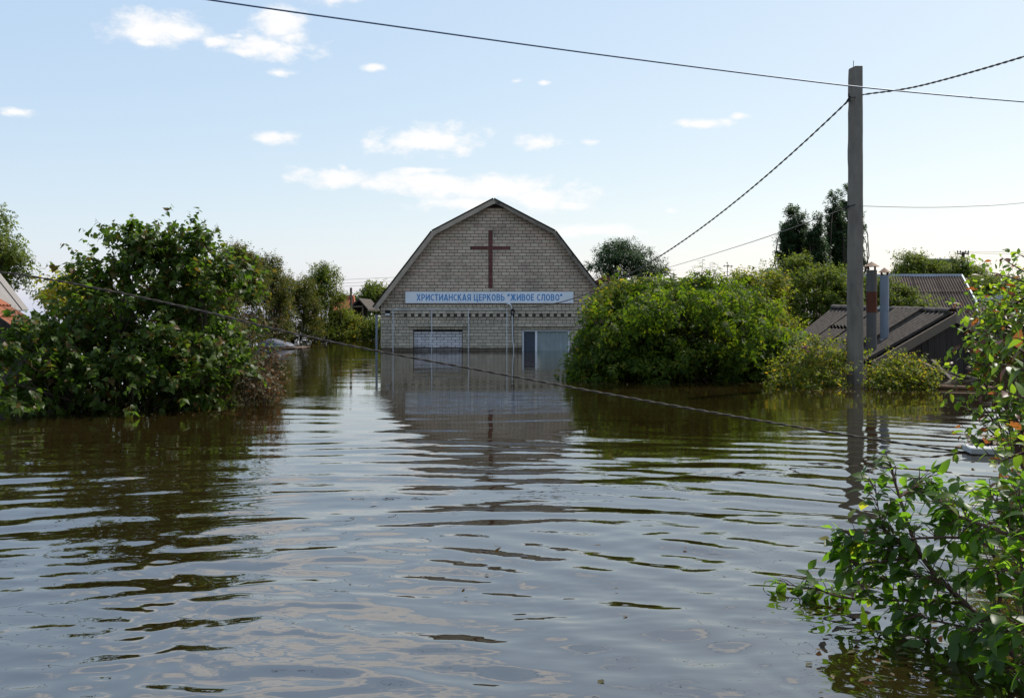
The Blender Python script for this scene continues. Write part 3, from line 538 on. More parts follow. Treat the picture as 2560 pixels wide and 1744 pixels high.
# sign board
def sign():
    t = thing('sign_board', 'long white sign board with blue Cyrillic lettering on the church gable', 'sign', (-.75, FY-.07, 1.57))
    x0, x1, z0, z1 = -3.527, 2.03, 1.572, 1.956
    for a, b in ((x0, -.733), (-.729, x1)):
        mb = MB(); mb.box(a, b, FY-.075, FY-.045, z0, z1); mb.build('panel', MT['signw'], t, .004)
    mb = MB()
    for x in (-3.2, -2.2, -1.2, -.3, .7, 1.7): mb.box(x, x+.03, FY-.0449, FY-.012, z0+.03, z1-.03)
    mb.build('bracket', MT['galv_g'], t)
    th = .088; H1 = 1-th                            # heavy narrow capitals drawn as strokes; unit cap height
    def arc(cx, cy, rx, ry, a0, a1, n=14): return [(cx+rx*math.cos(math.radians(a0+(a1-a0)*i/n)), cy+ry*math.sin(math.radians(a0+(a1-a0)*i/n))) for i in range(n+1)]
    def bowl(x0, x1, y0, y1): return [(x0, y1)]+arc(x1-.19, (y0+y1)/2, .19, (y1-y0)/2, 90, -90)+[(x0, y0)]
    V_ = lambda x: [(x, 0), (x, 1)]
    GL = {'Х': (.62, [[(.08,0),(.54,1)], [(.54,0),(.08,1)]]), 'Р': (.56, [V_(th), bowl(th, .47, .44, H1)]), 'И': (.64, [V_(th), V_(.55), [(th,.12),(.55,.88)]]),
          'С': (.54, [arc(.33, .5, .245, .412, 52, 308, 20)]), 'Т': (.54, [[(0,H1),(.54,H1)], [(.27,0),(.27,1)]]), 'А': (.64, [[(.07,0),(.31,1)], [(.57,0),(.33,1)], [(.17,.27),(.47,.27)]]),
          'Н': (.62, [V_(th), V_(.53), [(th,.52),(.53,.52)]]), 'К': (.60, [V_(th), [(.12,.46),(.50,1)], [(.22,.60),(.54,0)]]), 'Я': (.58, [V_(.49), [(.58-x, y) for x, y in bowl(th, .50, .42, H1)], [(.32,.44),(.08,0)]]),
          'Ц': (.66, [V_(th), V_(.49), [(0,th),(.64,th)], [(.575,th),(.575,-.2)]]), 'Е': (.48, [V_(th), [(0,H1),(.46,H1)], [(0,.51),(.42,.51)], [(0,th),(.46,th)]]), 'О': (.64, [arc(.32, .5, .235, .412, 0, 360, 28)]),
          'В': (.58, [V_(th), bowl(th, .46, .53, H1), bowl(th, .49, th, .53)]), 'Ь': (.56, [V_(th), bowl(th, .48, th, .54)]), 'Ж': (.86, [V_(.43), [(.36,.52),(.10,1)], [(.50,.52),(.76,1)], [(.38,.56),(.06,0)], [(.48,.56),(.80,0)]]),
          'Л': (.62, [V_(.53), [(.16,H1),(.53,H1)], [(.20,1),(.19,.5),(.14,.18),(.02,.07)]]), ' ': (.24, []), '“': (.34, [[(.06,.68),(.12,1)], [(.22,.68),(.28,1)]]), '”': (.34, [[(.06,.68),(.12,1)], [(.22,.68),(.28,1)]])}
    A0, A1 = (1042-1280)/75.42, (1405.5-1280)/75.42; cap = .222; zb = 1.655; x = 0; polys = []
    for ch in 'ХРИСТИАНСКАЯ ЦЕРКОВЬ “ЖИВОЕ СЛОВО”':
        w, st = GL[ch]
        polys.append([[(x+px, py) for px, py in q] for q in st])
        x += w+(.09 if ch != ' ' else .09)
    sx = (A1-A0)/(x-.09)
    for mb, k, q in [(mb, k, q) for mb, st in ((MB(), st) for st in polys) for k, q in enumerate(st)]:
        pts = [Vector((A0+px*sx, py*cap)) for px, py in q]; n = len(pts); ht = th*cap*.92; V = []; yy = FY-.077-.0004*(k % 7)
        closed = (pts[0]-pts[-1]).length < 1e-4
        for i in range(n):
            d0 = pts[i]-pts[i-1] if i else (pts[-1]-pts[-2] if closed else pts[1]-pts[0]); d1 = pts[i+1]-pts[i] if i < n-1 else (pts[1]-pts[0] if closed else pts[-1]-pts[-2])
            d0.normalize(); d1.normalize(); tn = (d0+d1).normalized(); nm = Vector((-tn.y, tn.x)); m_ = ht/max(.5, nm.dot(Vector((-d0.y, d0.x))))
            for sg in (1, -1): p = pts[i]+nm*m_*sg; V.append((p.x, yy, zb+p.y))
        mb.add(V, [(2*i, 2*i+1, 2*i+3, 2*i+2) for i in range(n-1)]); done = done if k else []; done.append(k)
        if len(done) == len([1 for st in polys if st and q in st for _ in st]): mb.build('letter', MT['blue'], t)
sign()
def small_church_things():
    t = thing('canopy_frame', 'white thin pipe frame of an awning in front of the church wall', 'frame', (-1.9, 31.4, 0)); D = 31.4
    for u in (982.6, 1079.4, 1171, 1267):
        mb = MB(); mb.tube([P(u, 776, D), Vector((P(u, 776, D).x, D, -2))], .0105, 8); mb.build('post', MT['pipe'], t, smooth=True)
    mb = MB(); mb.tube([P(980, 774, D), P(1269, 774, D)], .0105, 8); mb.build('top_rail', MT['pipe'], t, smooth=True)
    for u in (982.6, 1079.4, 1171, 1267):
        mb = MB(); p = P(u, 774, D); mb.tube([p+Vector((0,.018,0)), Vector((p.x, FY-.06, p.z+.03))], .012, 6); mb.build('wall_tie', MT['white'], t)
    mb = MB(); a = P(941.5, 787, 31.2); mb.tube([a, Vector((a.x, a.y, -2))], .037, 10); mb.tube([a+Vector((0,0,.012)), a+Vector((0,0,-.02))], .045, 10); tag(mb.build('steel_post', MT['galv'], None, smooth=False), 'grey round steel post standing in the water at the church corner', 'post')
    t = thing('wall_lamp', 'small black wall lamp with pale rim under the church eave', 'lamp', (-4.11, FY-.1, 1.3))
    mb = MB(); mb.box(-4.19, -4.03, FY-.14, FY-.056, 1.235, 1.345); mb.build('housing', MT['black'], t, .01)
    mb = MB(); n = 12
    V = [(-4.11+.085*math.cos(a)*f, FY-.10-.03*f, 1.232-.055*math.sin(a)) for f in (1,) for a in [math.pi*i/n for i in range(n+1)]]; V += [(x, y+.05, z) for x, y, z in V]
    mb.add(V, [(i, i+1, n+2+i, n+1+i) for i in range(n)]+[tuple(range(n+1)), tuple(reversed(range(n+1, 2*n+2)))]); mb.build('lens_rim', MT['white'], t)
    t = thing('cable_conduit', 'pale bent conduit with loose black cable ends on the church wall', 'conduit', (.02, FY-.06, 0)); y = FY-.10
    mb = MB(); mb.tube([(-.16, y, 1.545), (-.08, y-.03, 1.55), (-.03, y-.04, 1.50), (-.015, y-.02, 1.42), (-.012, y, 1.36)], .022, 8); mb.build('gooseneck', MT['white'], t, smooth=True)
    mb = MB(); mb.tube([(-.005, y, 1.38), (.01, y+.02, 1.0), (.02, y+.02, .6), (.03, y+.02, .3), (.055, y+.02, .12), (.05, y+.02, -.3)], .016, 6); mb.build('drop_pipe', MT['white'], t, smooth=True)
    mb = MB(); mb.tube([(.03, y, 1.40), (.03, y+.02, 1.0), (.045, y+.02, .6), (.05, y+.02, .1), (.05, y+.02, -.2)], .008, 5); mb.build('cable_tail', MT['black'], t)
    mb = MB(); q = random.Random(3)
    for _ in range(4):
        pts = [Vector((.03+.07*math.cos(a)*q.uniform(.5, 1), y-.02+q.uniform(-.03, .03), 1.28+.10*math.sin(a))) for a in [i*.8+q.uniform(0, 1) for i in range(8)]]; mb.tube(pts, .011, 5)
    mb.build('cable_coil', MT['black'], t)
small_church_things()
# ------------------------------------------------------------------ poles and wires
def twisted(name, pts, rad, pitch, mt, label, group=None, strands=2):
    """a cable of strands wound round each other along a smooth path"""
    pts = [Vector(p) for p in pts]; seg = [0]
    for a, b in zip(pts, pts[1:]): seg.append(seg[-1]+(b-a).length)
    Ln = seg[-1]; n = int(max(40, Ln/pitch*8)); mb = MB(); V = []
    def at(s):
        for i in range(len(seg)-1):
            if s <= seg[i+1]: return pts[i].lerp(pts[i+1], (s-seg[i])/(seg[i+1]-seg[i]))
        return pts[-1]
    for k in range(strands):
        c = []
        for i in range(n+1):
            s = Ln*i/n; p = at(s); t = (at(min(s+.01, Ln))-at(max(s-.01, 0))).normalized(); sd = t.cross(Vector((0,0,1))).normalized(); u = sd.cross(t); a = 2*math.pi*(s/pitch)+2*math.pi*k/strands
            c.append(p+(sd*math.cos(a)+u*math.sin(a))*rad)
        mb.tube(c, rad*1.02, 5)
    return tag(mb.build(name, mt, None, smooth=True), label, 'cable', group)
def smooth_path(pts, n=60):                        # Catmull-Rom
    pts = [Vector(p) for p in pts]; q = [pts[0]*2-pts[1]]+pts+[pts[-1]*2-pts[-2]]; out = []
    for i in range(1, len(q)-2):
        for j in range(n//(len(pts)-1)):
            t = j/(n//(len(pts)-1)); a, b, c, d = q[i-1:i+3]; out.append(.5*((2*b)+(c-a)*t+(2*a-5*b+4*c-d)*t*t+(3*b-3*c+d-a)*t**3))
    return out+[pts[-1]]
def wire(name, pts, rad, mt, label, n=60): 
    mb = MB(); mb.tube(smooth_path(pts, n), rad, 6); return tag(mb.build(name, mt, None, smooth=True), label, 'wire')
def sagging(a, b, s, n=30): return [Vector(a).lerp(Vector(b), i/n)-Vector((0,0,4*s*(i/n)*(1-i/n))) for i in range(n+1)]
PD = 17.3
def concrete_pole():
    t = thing('utility_pole', 'bare grey concrete utility pole standing in the flood water', 'pole', P(2137, 958, PD))
    t.location.z = 0; b = P(2137, 958, PD); top = P(2138.5, 168, PD); r = random.Random(9); mb = MB(); n = 46; V = []
    for i in range(n+1):
        f = i/n; z = -1.8+(top.z+1.8)*f; x = b.x+(top.x-b.x)*f; hw = .128+(.104-.128)*f; hd = .10+(.085-.10)*f; ch = .018
        base = [(-hw, -hd+.075), (-hw+.075, -hd), (hw-ch, -hd), (hw, -hd+ch), (hw, hd-ch), (hw-ch, hd), (-hw+ch, hd), (-hw, hd-ch)]
        for k, (px, py) in enumerate(base):
            e = r.uniform(-.005, .002) if k in (0, 7) and f > .6 else r.uniform(-.002, .002)
            if k in (0, 7, 6) and i == n: z_ = z-.03
            else: z_ = z
            V.append((x+px-e*2 if k in (0, 7) else x+px+e, PD+py, z_))
    Fc = [(8*i+k, 8*i+(k+1) % 8, 8*i+8+(k+1) % 8, 8*i+8+k) for i in range(n) for k in range(8)]+[tuple(range(8)), tuple(reversed(range(8*n, 8*n+8)))]
    mb.add(V, Fc); mb.build('shaft', MT['concrete'], t)
    mb = MB(); p = top+Vector((-.035, 0, -.05)); mb.tube([p, p+Vector((.004, 0, .16))], .006, 5); mb.build('bare_rebar', MT['rust'], t)
    mb = MB(); p = P(2124, 247, PD-.1); mb.tube([p+Vector((.02,0,.04)), p+Vector((-.02,0,.0)), p+Vector((-.05,0,-.05))], .014, 6); mb.tube([p+Vector((-.02,-.02,.08)), p+Vector((.0,-.02,-.06))], .012, 6); mb.build('cable_anchor', MT['black'], t)
    mb = MB(); p = P(2118, 517, PD-.05); mb.tube([p, p+Vector((.11,-.09,.03))], .009, 5); mb.tube([p+Vector((-.03,0,-.02)), p+Vector((.03,0,.01))], .02, 7); mb.build('hook', MT['black'], t)
concrete_pole()
A = P(2126, 247, PD-.12); B = Vector((.02, FY-.16, 1.44))
twisted('overhead_cable', sagging(A, B, .98), .009, .34, MT['cable'], 'twisted black cable dropping from the concrete pole to the church')
twisted('overhead_cable', smooth_path([P(2130, 244, PD-.13), P(2165, 236, PD-.1), P(2300, 215, 16), P(2560, 142, 13.5), P(2800, 60, 11.5)]), .0085, .32, MT['cable'], 'twisted black cable rising from the pole to the right edge')
wire('overhead_cable', [P(200, -52, 10.5), P(523, 0, 11), P(1000, 68, 11.8), P(1500, 137, 12.6), P(2000, 200.5, 13.4), P(2250, 228, 13.9), P(2560, 255, 14.4), P(2900, 280, 15)], .0098, MT['cable_b'], 'smooth dark grey cable with painted blue sky reflection crossing the whole sky in front of the pole')
twisted('overhead_cable', smooth_path([P(-400, 640, 9.6), P(0, 680, 9.5), P(250, 722, 9.4), P(500, 776, 9.35), P(720, 830, 9.3), P(941, 877, 9.2), P(1200, 925, 9.1), P(1500, 981, 9.0), P(1800, 1034, 8.9), P(2100, 1084, 8.8), P(2300, 1114, 8.7), P(2480, 1140, 8.65)], 110), .0056, .24, MT['cable_d'], 'fallen twisted cable slanting low over the water across the picture')
wire('thin_wire', [P(2150, 515, PD-.1), P(2300, 518.5, 19), P(2420, 516, 20.5), P(2560, 507, 22), P(2900, 470, 26)], .006, MT['cable'], 'thin wire running right from the middle of the concrete pole')
wire('thin_wire', [P(2118, 519, PD-.05), P(1980, 570, 21), P(1850, 614, 27), P(1672, 668, 38), P(1540, 700, 44.5)], .008, MT['cable'], 'thin wire descending left from the concrete pole towards the small brick gable')
for v0, v1, v2, nm in ((700, 697, 692, 'uppermost'), (708, 706, 702, 'middle'), (716, 714, 711, 'lowest')):
    wire('far_wire', [P(780, v0+3, 70), P(900, v1, 68), P(1010, v2, 66)], .010, MT['cable'], nm+' of the three faint wires left behind the church roof', 12)
def far_pole():
    D = 70; p = P(2408, 790, D); t = thing('power_pole', 'far power pole with short crossarm behind the long slate roof', 'pole', (p.x, D, 0))
    top = P(2408, 630, D); mb = MB(); mb.tube([(p.x, D, -1), top], [.16, .11], 8); mb.build('shaft', MT['plaster'], t)
    mb = MB(); mb.beam(P(2393, 634, D-.15), P(2422, 634, D-.15), .10, .09); mb.build('crossarm', MT['plaster'], t)
    for u in (2394, 2401, 2414, 2421):
        mb = MB(); q = P(u, 632, D-.15); mb.tube([q, q+Vector((0,0,.10)), q+Vector((0,0,.16))], [.03,.05,.03], 6); mb.build('insulator', MT['black'], t)
    for i, (u, v, w_) in enumerate(((2394, 629, 'upper'), (2421, 633, 'lower'))):
        wire('far_wire', [P(u, v, D), P(u+80, v+1, D-2), P(2700, v-3+4*i, D-6)], .012, MT['cable'], w_+' faint wire leading right from the far power pole', 12)
far_pole()
def antenna():
    D = 40; p = P(1816, 720, D); t = thing('tv_antenna', 'thin television aerial on a mast rising above the vine bush', 'antenna', (p.x, D, p.z))
    mb = MB(); mb.tube([P(1816, 740, D), P(1819, 663, D)], .016, 6); mb.build('mast', MT['galv_g'], t)
    mb = MB(); mb.beam(P(1808, 665, D), P(1832, 665, D), .02, .02); mb.build('boom', MT['galv_g'], t)
    for u, d in ((1811, 4), (1818, 6), (1821, 5), (1829, 3)):
        mb = MB(); q = P(u, 665, D); mb.tube([q+Vector((0,-.25,.0)), q+Vector((0,.25,0))], .008, 4); mb.tube([q+Vector((0,0,-.03)), q+Vector((0,0,d*.012))], .012, 4); mb.build('element', MT['galv_g'], t)
    mb = MB(); mb.beam(P(1803, 679, D), P(1832, 681, D), .012, .012); mb.build('lower_boom', MT['galv_g'], t)
antenna()
# ------------------------------------------------------------------ drowned houses
def shed():
    A, C = P(2381, 786, 20.5), P(2088, 776, 24.0); B = P(2170, 906, 18.75); E = C+(P(1984, 857, 22.5)-C)*1.32
    t = thing('slate_roof_shed', 'grey slate roofed shed sunk to its eaves with two chimney pipes', 'shed', (7.6, 21.5, 0))
    def at(s, q): return A.lerp(C, s).lerp(B.lerp(E, s), q)
    ns = 5; r = random.Random(2)
    for i in range(ns):
        for j in range(2 if i == 3 else 1):
            s0, s1 = i/ns, (i+1)/ns+.012; q0, q1 = (0, 1.0) if i != 3 else ((0, .40) if j == 0 else (.46, 1.0))
            lf = .03+(.016 if j == 0 else 0)+(.014 if i % 2 else 0)+r.uniform(0, .006)+(.05 if (i, j) == (1, 0) else 0)
            V, Q = corrugated(at(s0, q0), at(s1, q0), at(s0, q1), at(s1, q1), 6, .036, lf, 6, 3, .008, .01); mb = MB(); mb.add(V, Q); mb.build('roof_sheet', MT['slate'], t)
    # far slope, seen only from the other side
    dv = Vector((-(B-A).x, -(B-A).y, (B-A).z)); F2, E2 = A+dv, C+dv
    V, Q = corrugated(A, C, F2, E2, 28, .024, .03, 4, 1); mb = MB(); mb.add(V, Q); mb.build('far_slope', MT['slate'], t)
    mb = MB(); mb.add([A-Vector((0,0,.03)), C-Vector((0,0,.03)), E-Vector((0,0,.03)), B-Vector((0,0,.03))], [(0,1,2,3)]); mb.build('roof_boarding', MT['black'], t)
    n = 11
    for i in range(n):                             # ridge tiles
        if 4.2 < i < 6.4: continue
        p = A.lerp(C, i/n)+Vector((0,0,.09)); q = A.lerp(C, (i+1.12)/n)+Vector((0,0,.115)); d = (q-p).normalized(); sd = d.cross(Vector((0,0,1))).normalized(); m = 8; V = []
        for e, rr in ((p, .135), (q, .115)):
            for k in range(m+1): a = math.pi*k/m; V.append(e+sd*math.cos(a)*rr+Vector((0,0,math.sin(a)*rr*.55-.03)))
        mb = MB(); V += [v-Vector((0,0,.014)) for v in V]; N_ = 2*(m+1); Q = [(k, k+1, m+2+k, m+1+k) for k in range(m)]+[(N_+m+1+k, N_+m+2+k, N_+k+1, N_+k) for k in range(m)]+[(k, N_+k, N_+k+1, k+1) for k in range(m)]+[(m+1+k, m+2+k, N_+m+2+k, N_+m+1+k) for k in range(m)]
        mb.add(V, Q); mb.build('ridge_tile', MT['slate'], t)
    mb = MB(); mb.beam(A.lerp(C, .38)+Vector((0,0,.09)), A.lerp(C, .60)+Vector((0,0,.09)), .14, .05); mb.build('ridge_board', MT['foam'], t)
    # near gable: fascia board and planks
    nh = Vector(((B-A).y, -(B-A).x, 0)).normalized()
    if nh.y > 0: nh = -nh
    for e0, e1 in ((A, B), (A, F2)):
        mb = MB(); dn = Vector((0,0,-.19)); a, b = e0+nh*.06+Vector((0,0,.02)), e1+nh*.06+Vector((0,0,.02)); mb.add([a, b, b+dn, a+dn, a+nh*.03, b+nh*.03, b+dn+nh*.03, a+dn+nh*.03], [(0,1,2,3),(7,6,5,4),(0,4,5,1),(2,6,7,3),(1,5,6,2),(3,7,4,0)]); mb.build('fascia_board', MT['wood'], t)
    n = 26
    for i in range(n):
        f = (i+.5)/n; c = B.lerp(F2, f); ztop = A.z-abs(2*f-1)*(A.z-B.z)-.02; wv = (F2-B); wv.z = 0; wv = wv/n*.47; o = nh*r.uniform(-.012, .004); p = Vector((c.x, c.y, 0))+o
        mb = MB(); ww = abs(2*(f+.5/n)-1); V = []
        for dy in (0, -.02):
            for sg, zz in ((-1, -1.6), (1, -1.6), (1, ztop), (-1, ztop)): V.append(p+wv*sg+nh*dy+Vector((0,0,zz)))
        mb.add(V, [(0,1,2,3),(7,6,5,4),(0,4,5,1),(1,5,6,2),(2,6,7,3),(3,7,4,0)]); mb.build('plank', MT['wood_d'], t)
    # chimney pipes
    def pipe(u, D, zb, zt, rad, mts, label, capz, capr):
        x = (u-1280)/F*D; mb = MB(); mb.tube([(x, D, zb), (x, D, mts[0][0])], rad, 16); pb = mb.build('chimney_pipe', mts[0][1], t, smooth=False); tag(pb, label)
        for (z0, z1, mt, nm) in [(mts[i][0]+.002, mts[i+1][0], mts[i+1][1], mts[i+1][2]) for i in range(len(mts)-1)]:
            mb = MB(); mb.tube([(x, D, z0), (x, D, z1)], rad*1.03, 16); mb.build(nm, mt, pb)
        mb = MB(); z1 = mts[-1][0]; n = 14; V = [(x, D, capz+.10)]+[(x+capr*math.cos(2*math.pi*k/n), D+capr*math.sin(2*math.pi*k/n), capz) for k in range(n)]+[(x, D, capz+.09)]
        mb.add(V, [(0, 1+k, 1+(k+1) % n) for k in range(n)]+[(n+1, 1+(k+1) % n, 1+k) for k in range(n)]); mb.build('rain_cap', MT['rustcap'], pb)
        for k in range(4):
            a = .5+k*math.pi/2; mb = MB(); q = Vector((x+rad*.9*math.cos(a), D+rad*.9*math.sin(a), z1-.01)); mb.beam(q, q+Vector((0,0,capz-z1+.02)), .03, .006); mb.build('cap_strap', MT['rust'], pb)
        return pb
    p1 = pipe(2179, 19.35, .30, 0, .098, [(1.235, MT['galv_g']), (1.64, MT['rust'], 'rusty_section'), (2.06, MT['galv_g'], 'upper_section')], 'thick chimney pipe with a rusty red middle section', 2.13, .155)
    p2 = pipe(2211, 20.0, .45, 0, .085, [(1.27, MT['galv']), (1.985, MT['galv'], 'upper_section')], 'slimmer blue grey chimney pipe with rusty cap', 2.045, .125)
    mb = MB(); x, D = (2211-1280)/F*20.0, 20.0; mb.tube([(x, D, .50), (x, D, .72)], [.19, .10], 14); mb.build('collar', MT['slate_w'], t)
    mb = MB(); x, D = (2197-1280)/F*19.8, 19.8; mb.box(x-.06, x+.06, D+.35, D+.5, .4, 2.06); mb.build('vent_duct', MT['galv_g'], t)
    # fallen beams and sticks against the gable
    for k, (a, b, w) in enumerate(((P(2300, 905, 19.2), P(2410, 955, 18.6), .09), (P(2330, 900, 19.3), P(2390, 960, 18.4), .06), (P(2350, 925, 18.9), P(2450, 948, 18.6), .05), (P(2420, 918, 19), P(2475, 945, 18.5), .08))):
        mb = MB(); mb.beam(a, b, w, w*.6); tag(mb.build('loose_beam', MT['wood'], None), ['thick loose beam leaning at the shed gable below the planks', 'short loose beam crossing the thick one at the shed gable', 'thin loose beam lying lowest at the shed gable', 'loose beam nearest the cherry tree at the shed gable'][k], 'beam', 'beams fallen against the shed')
shed()
def roof_house(name, label, ridgeL, ridgeR, eaveL, eaveR, mt, waves, trim=None, wallmt=None, sheets=1, back=None, rows=1):
    """a house of which the roof stands out of the flood: near slope, far slope, gable walls"""
    rl, rr, el, er = map(Vector, (ridgeL, ridgeR, eaveL, eaveR)); t = thing(name, label, 'house', ((rl.x+rr.x)/2, rl.y, 0))
    for j in range(rows):
        for i in range(sheets):
            s0, s1 = i/sheets, (i+1)/sheets+.004; q0, q1 = j/rows, min((j+1)/rows+.04, 1); g = lambda s, q: rl.lerp(rr, s).lerp(el.lerp(er, s), q)
            V, Q = corrugated(g(s0, q0), g(s1, q0), g(s0, q1), g(s1, q1), max(1, waves//sheets), .026, .02+.03*(rows-1-j)+(.012 if i % 2 else 0), 5, 2); mb = MB(); mb.add(V, Q); mb.build('roof_sheet', mt, t)
    d = (el-rl); bk = Vector((-d.x, -d.y, d.z)); bl, br = rl+bk, rr+bk
    V, Q = corrugated(rl, rr, bl, br, waves, .026, .02, 4, 1); mb = MB(); mb.add(V, Q); mb.build('far_slope', mt, t)
    for a, e, b in ((rl, el, bl), (rr, er, br)):
        mb = MB(); q = Vector((rr-rl)).normalized()*(.12 if a is rr else -.12); a2, e2, b2 = a-q*1.5, e-q*1.5, b-q*1.5; th = q*-1
        V = [a2-Vector((0,0,.05)), e2-Vector((0,0,.05)), Vector((e2.x, e2.y, -2)), Vector((b2.x, b2.y, -2)), b2-Vector((0,0,.05))]; V += [v+th for v in V]; n = 5
        mb.add(V, [tuple(range(n)), tuple(reversed(range(n, 2*n)))]+[(i, (i+1) % n, (i+1) % n+n, i+n) for i in range(n)]); mb.build('gable_wall', wallmt or MT['plaster'], t)
        mb = MB(); mb.beam(a+Vector((0,0,.05)), e+Vector((0,0,.05)), .05, .16); mb.build('barge_board', trim or MT['wood'], t)
    for e0, e1, nm in ((el, er, 'front_wall'), (bl, br, 'rear_wall')):
        c = Vector((rl.x-el.x, rl.y-el.y, 0)).normalized()*(.35 if nm == 'front_wall' else -.35); q = (e1-e0).normalized()*.35; mb = MB(); a, b = e0+c+q, e1+c-q; mb.add([a-Vector((0,0,.06)), b-Vector((0,0,.06)), Vector((b.x, b.y, -2)), Vector((a.x, a.y, -2))], [(0,1,2,3)]); mb.add([a-Vector((0,0,.06))+c*.4, b-Vector((0,0,.06))+c*.4, Vector((b.x, b.y, -2))+c*.4, Vector((a.x, a.y, -2))+c*.4], [(3,2,1,0)]); mb.build(nm, wallmt or MT['plaster'], t)
    if trim:
        mb = MB(); mb.beam(rl+Vector((0,0,.06)), rr+Vector((0,0,.06)), .22, .14); mb.build('ridge_flashing', trim, t)
    return t
roof_house('long_slate_house', 'long brown slate roof with pale blue ridge flashing behind the shed', P(2030, 693, 42), P(2404, 693, 40), P(2030, 806, 38.6), P(2468, 812, 36.6), MT['slate_b'], 60, MT['bluetrim'], sheets=6, rows=3)
roof_house('far_slate_house', 'small far slate roof above the trees beside the power pole', P(2290, 651, 78), P(2392, 651, 77), P(2262, 716, 75), P(2425, 716, 74), MT['slate'], 22, MT['galv'], sheets=3)
roof_house('right_slate_house', 'pale ridged slate roof peeping through the cherry tree at right', P(2440, 750, 31), P(2640, 743, 30), P(2445, 815, 29.3), P(2660, 815, 28.3), MT['slate_b'], 26, MT['foam'], sheets=3)
roof_house('orange_roof_house', 'far orange roofed house in the trees left of the church', P(828, 744, 52.5), P(884, 744, 52), P(838, 790, 50.8), P(893, 790, 50.2), MT['orange_roof'], 14, MT['orange_roof'], sheets=1)
def dark_hut():
    D = 48.5; ap, lb, rb = P(898, 745, D), P(864, 781, D), P(922, 772, D); t = thing('wooden_hut', 'dark wooden hut with small porch left of the church', 'hut', (ap.x, D, 0))
    for a, b in ((ap, lb), (ap, rb)):
        mb = MB(); dn = Vector((0,0,-.09)); bk = Vector((0,4,0)); f = Vector((0,-.25,0)); mb.add([a+f, b+f, b+bk, a+bk, a+f+dn, b+f+dn, b+bk+dn, a+bk+dn], [(0,1,2,3),(7,6,5,4),(0,4,5,1),(2,6,7,3),(1,5,6,2),(3,7,4,0)]); mb.build('roof_slope', MT['slate'], t)
    n = 12
    for i in range(n):
        x0 = lb.x+.08+(rb.x-lb.x-.16)*i/n; x1 = lb.x+.08+(rb.x-lb.x-.16)*(i+.93)/n; xm = (x0+x1)/2
        zt = (ap.z-(ap.x-xm)/(ap.x-lb.x)*(ap.z-lb.z) if xm < ap.x else ap.z-(xm-ap.x)/(rb.x-ap.x)*(ap.z-rb.z))-.10
        mb = MB(); mb.box(x0, x1, D, D+.03, -1.5, zt); mb.build('plank', MT['wood_d'], t)
    mb = MB(); a, b = P(880, 767, D-.02), P(908, 765.5, D-.02); mb.beam(a, b, .5, .08); mb.build('porch_roof', MT['wood'], t)
    for u in (881, 907): mb = MB(); q = P(u, 768, D-.2); mb.beam(q, Vector((q.x, q.y, -1.5)), .07, .07); mb.build('porch_post', MT['wood'], t)
    mb = MB(); a = P(877.5, 719, D-1); mb.tube([a, Vector((a.x, a.y, -1.5))], .06, 6); tag(mb.build('wooden_post', MT['wood'], None), 'old wooden post in front of the orange roof left of the church', 'post')
dark_hut()
def brick_gable():
    D = 45; ap, lb, rb = P(1513, 693, D), P(1472, 722, D), P(1572, 733, D); t = thing('brick_house', 'small brick gable with dark red boards behind the church roof', 'house', (ap.x, D, 0))
    mb = MB(); mb.prism([(lb.x-.4, -2), (rb.x+.3, -2), (rb.x, rb.z-.05), (ap.x, ap.z-.08), (lb.x-.4, lb.z-.2)], D, D+6); mb.build('wall', MT['mortar'], t)
    r = random.Random(6); c = .105; z = .6; k = 0
    mb = MB()
    while z < ap.z-.2:
        f = (ap.z-.1-z-c)/(ap.z-rb.z); xr = min(ap.x+(rb.x-ap.x)*f, rb.x+.28); xl = max(ap.x-(ap.x-lb.x)*f*1.0, lb.x-.35); x = xl-.13*(k % 2)
        while x < xr:
            a, b = max(x, xl), min(x+.25, xr); x += .262
            if b-a > .05: mb.box(a, b, D-.012+r.uniform(-.002, .002), D+.01, z, z+c-.012)
        z += c; k += 1
    o = mb.build('brickwork', MT['brick'], t); o['kind'] = 'stuff'
    for a, b in ((ap, lb-Vector((.5,0,.12))), (ap, rb+Vector((.3,0,-.1)))): mb = MB(); mb.beam(a+Vector((0,-.2,0)), b+Vector((0,-.2,0)), .04, .14); mb.build('barge_board', MT['red'], t)
    for a, b in ((ap, lb-Vector((.5,0,.12))), (ap, rb+Vector((.3,0,-.1)))):
        mb = MB(); bk = Vector((0,6.2,0)); f = Vector((0,-.2,.075)); mb.add([a+f, b+f, b+bk, a+bk, a+f-Vector((0,0,.03)), b+f-Vector((0,0,.03)), b+bk-Vector((0,0,.03)), a+bk-Vector((0,0,.03))], [(0,1,2,3),(7,6,5,4),(0,4,5,1),(2,6,7,3),(1,5,6,2),(3,7,4,0)]); mb.build('roof_slope', MT['slate'], t)
brick_gable()
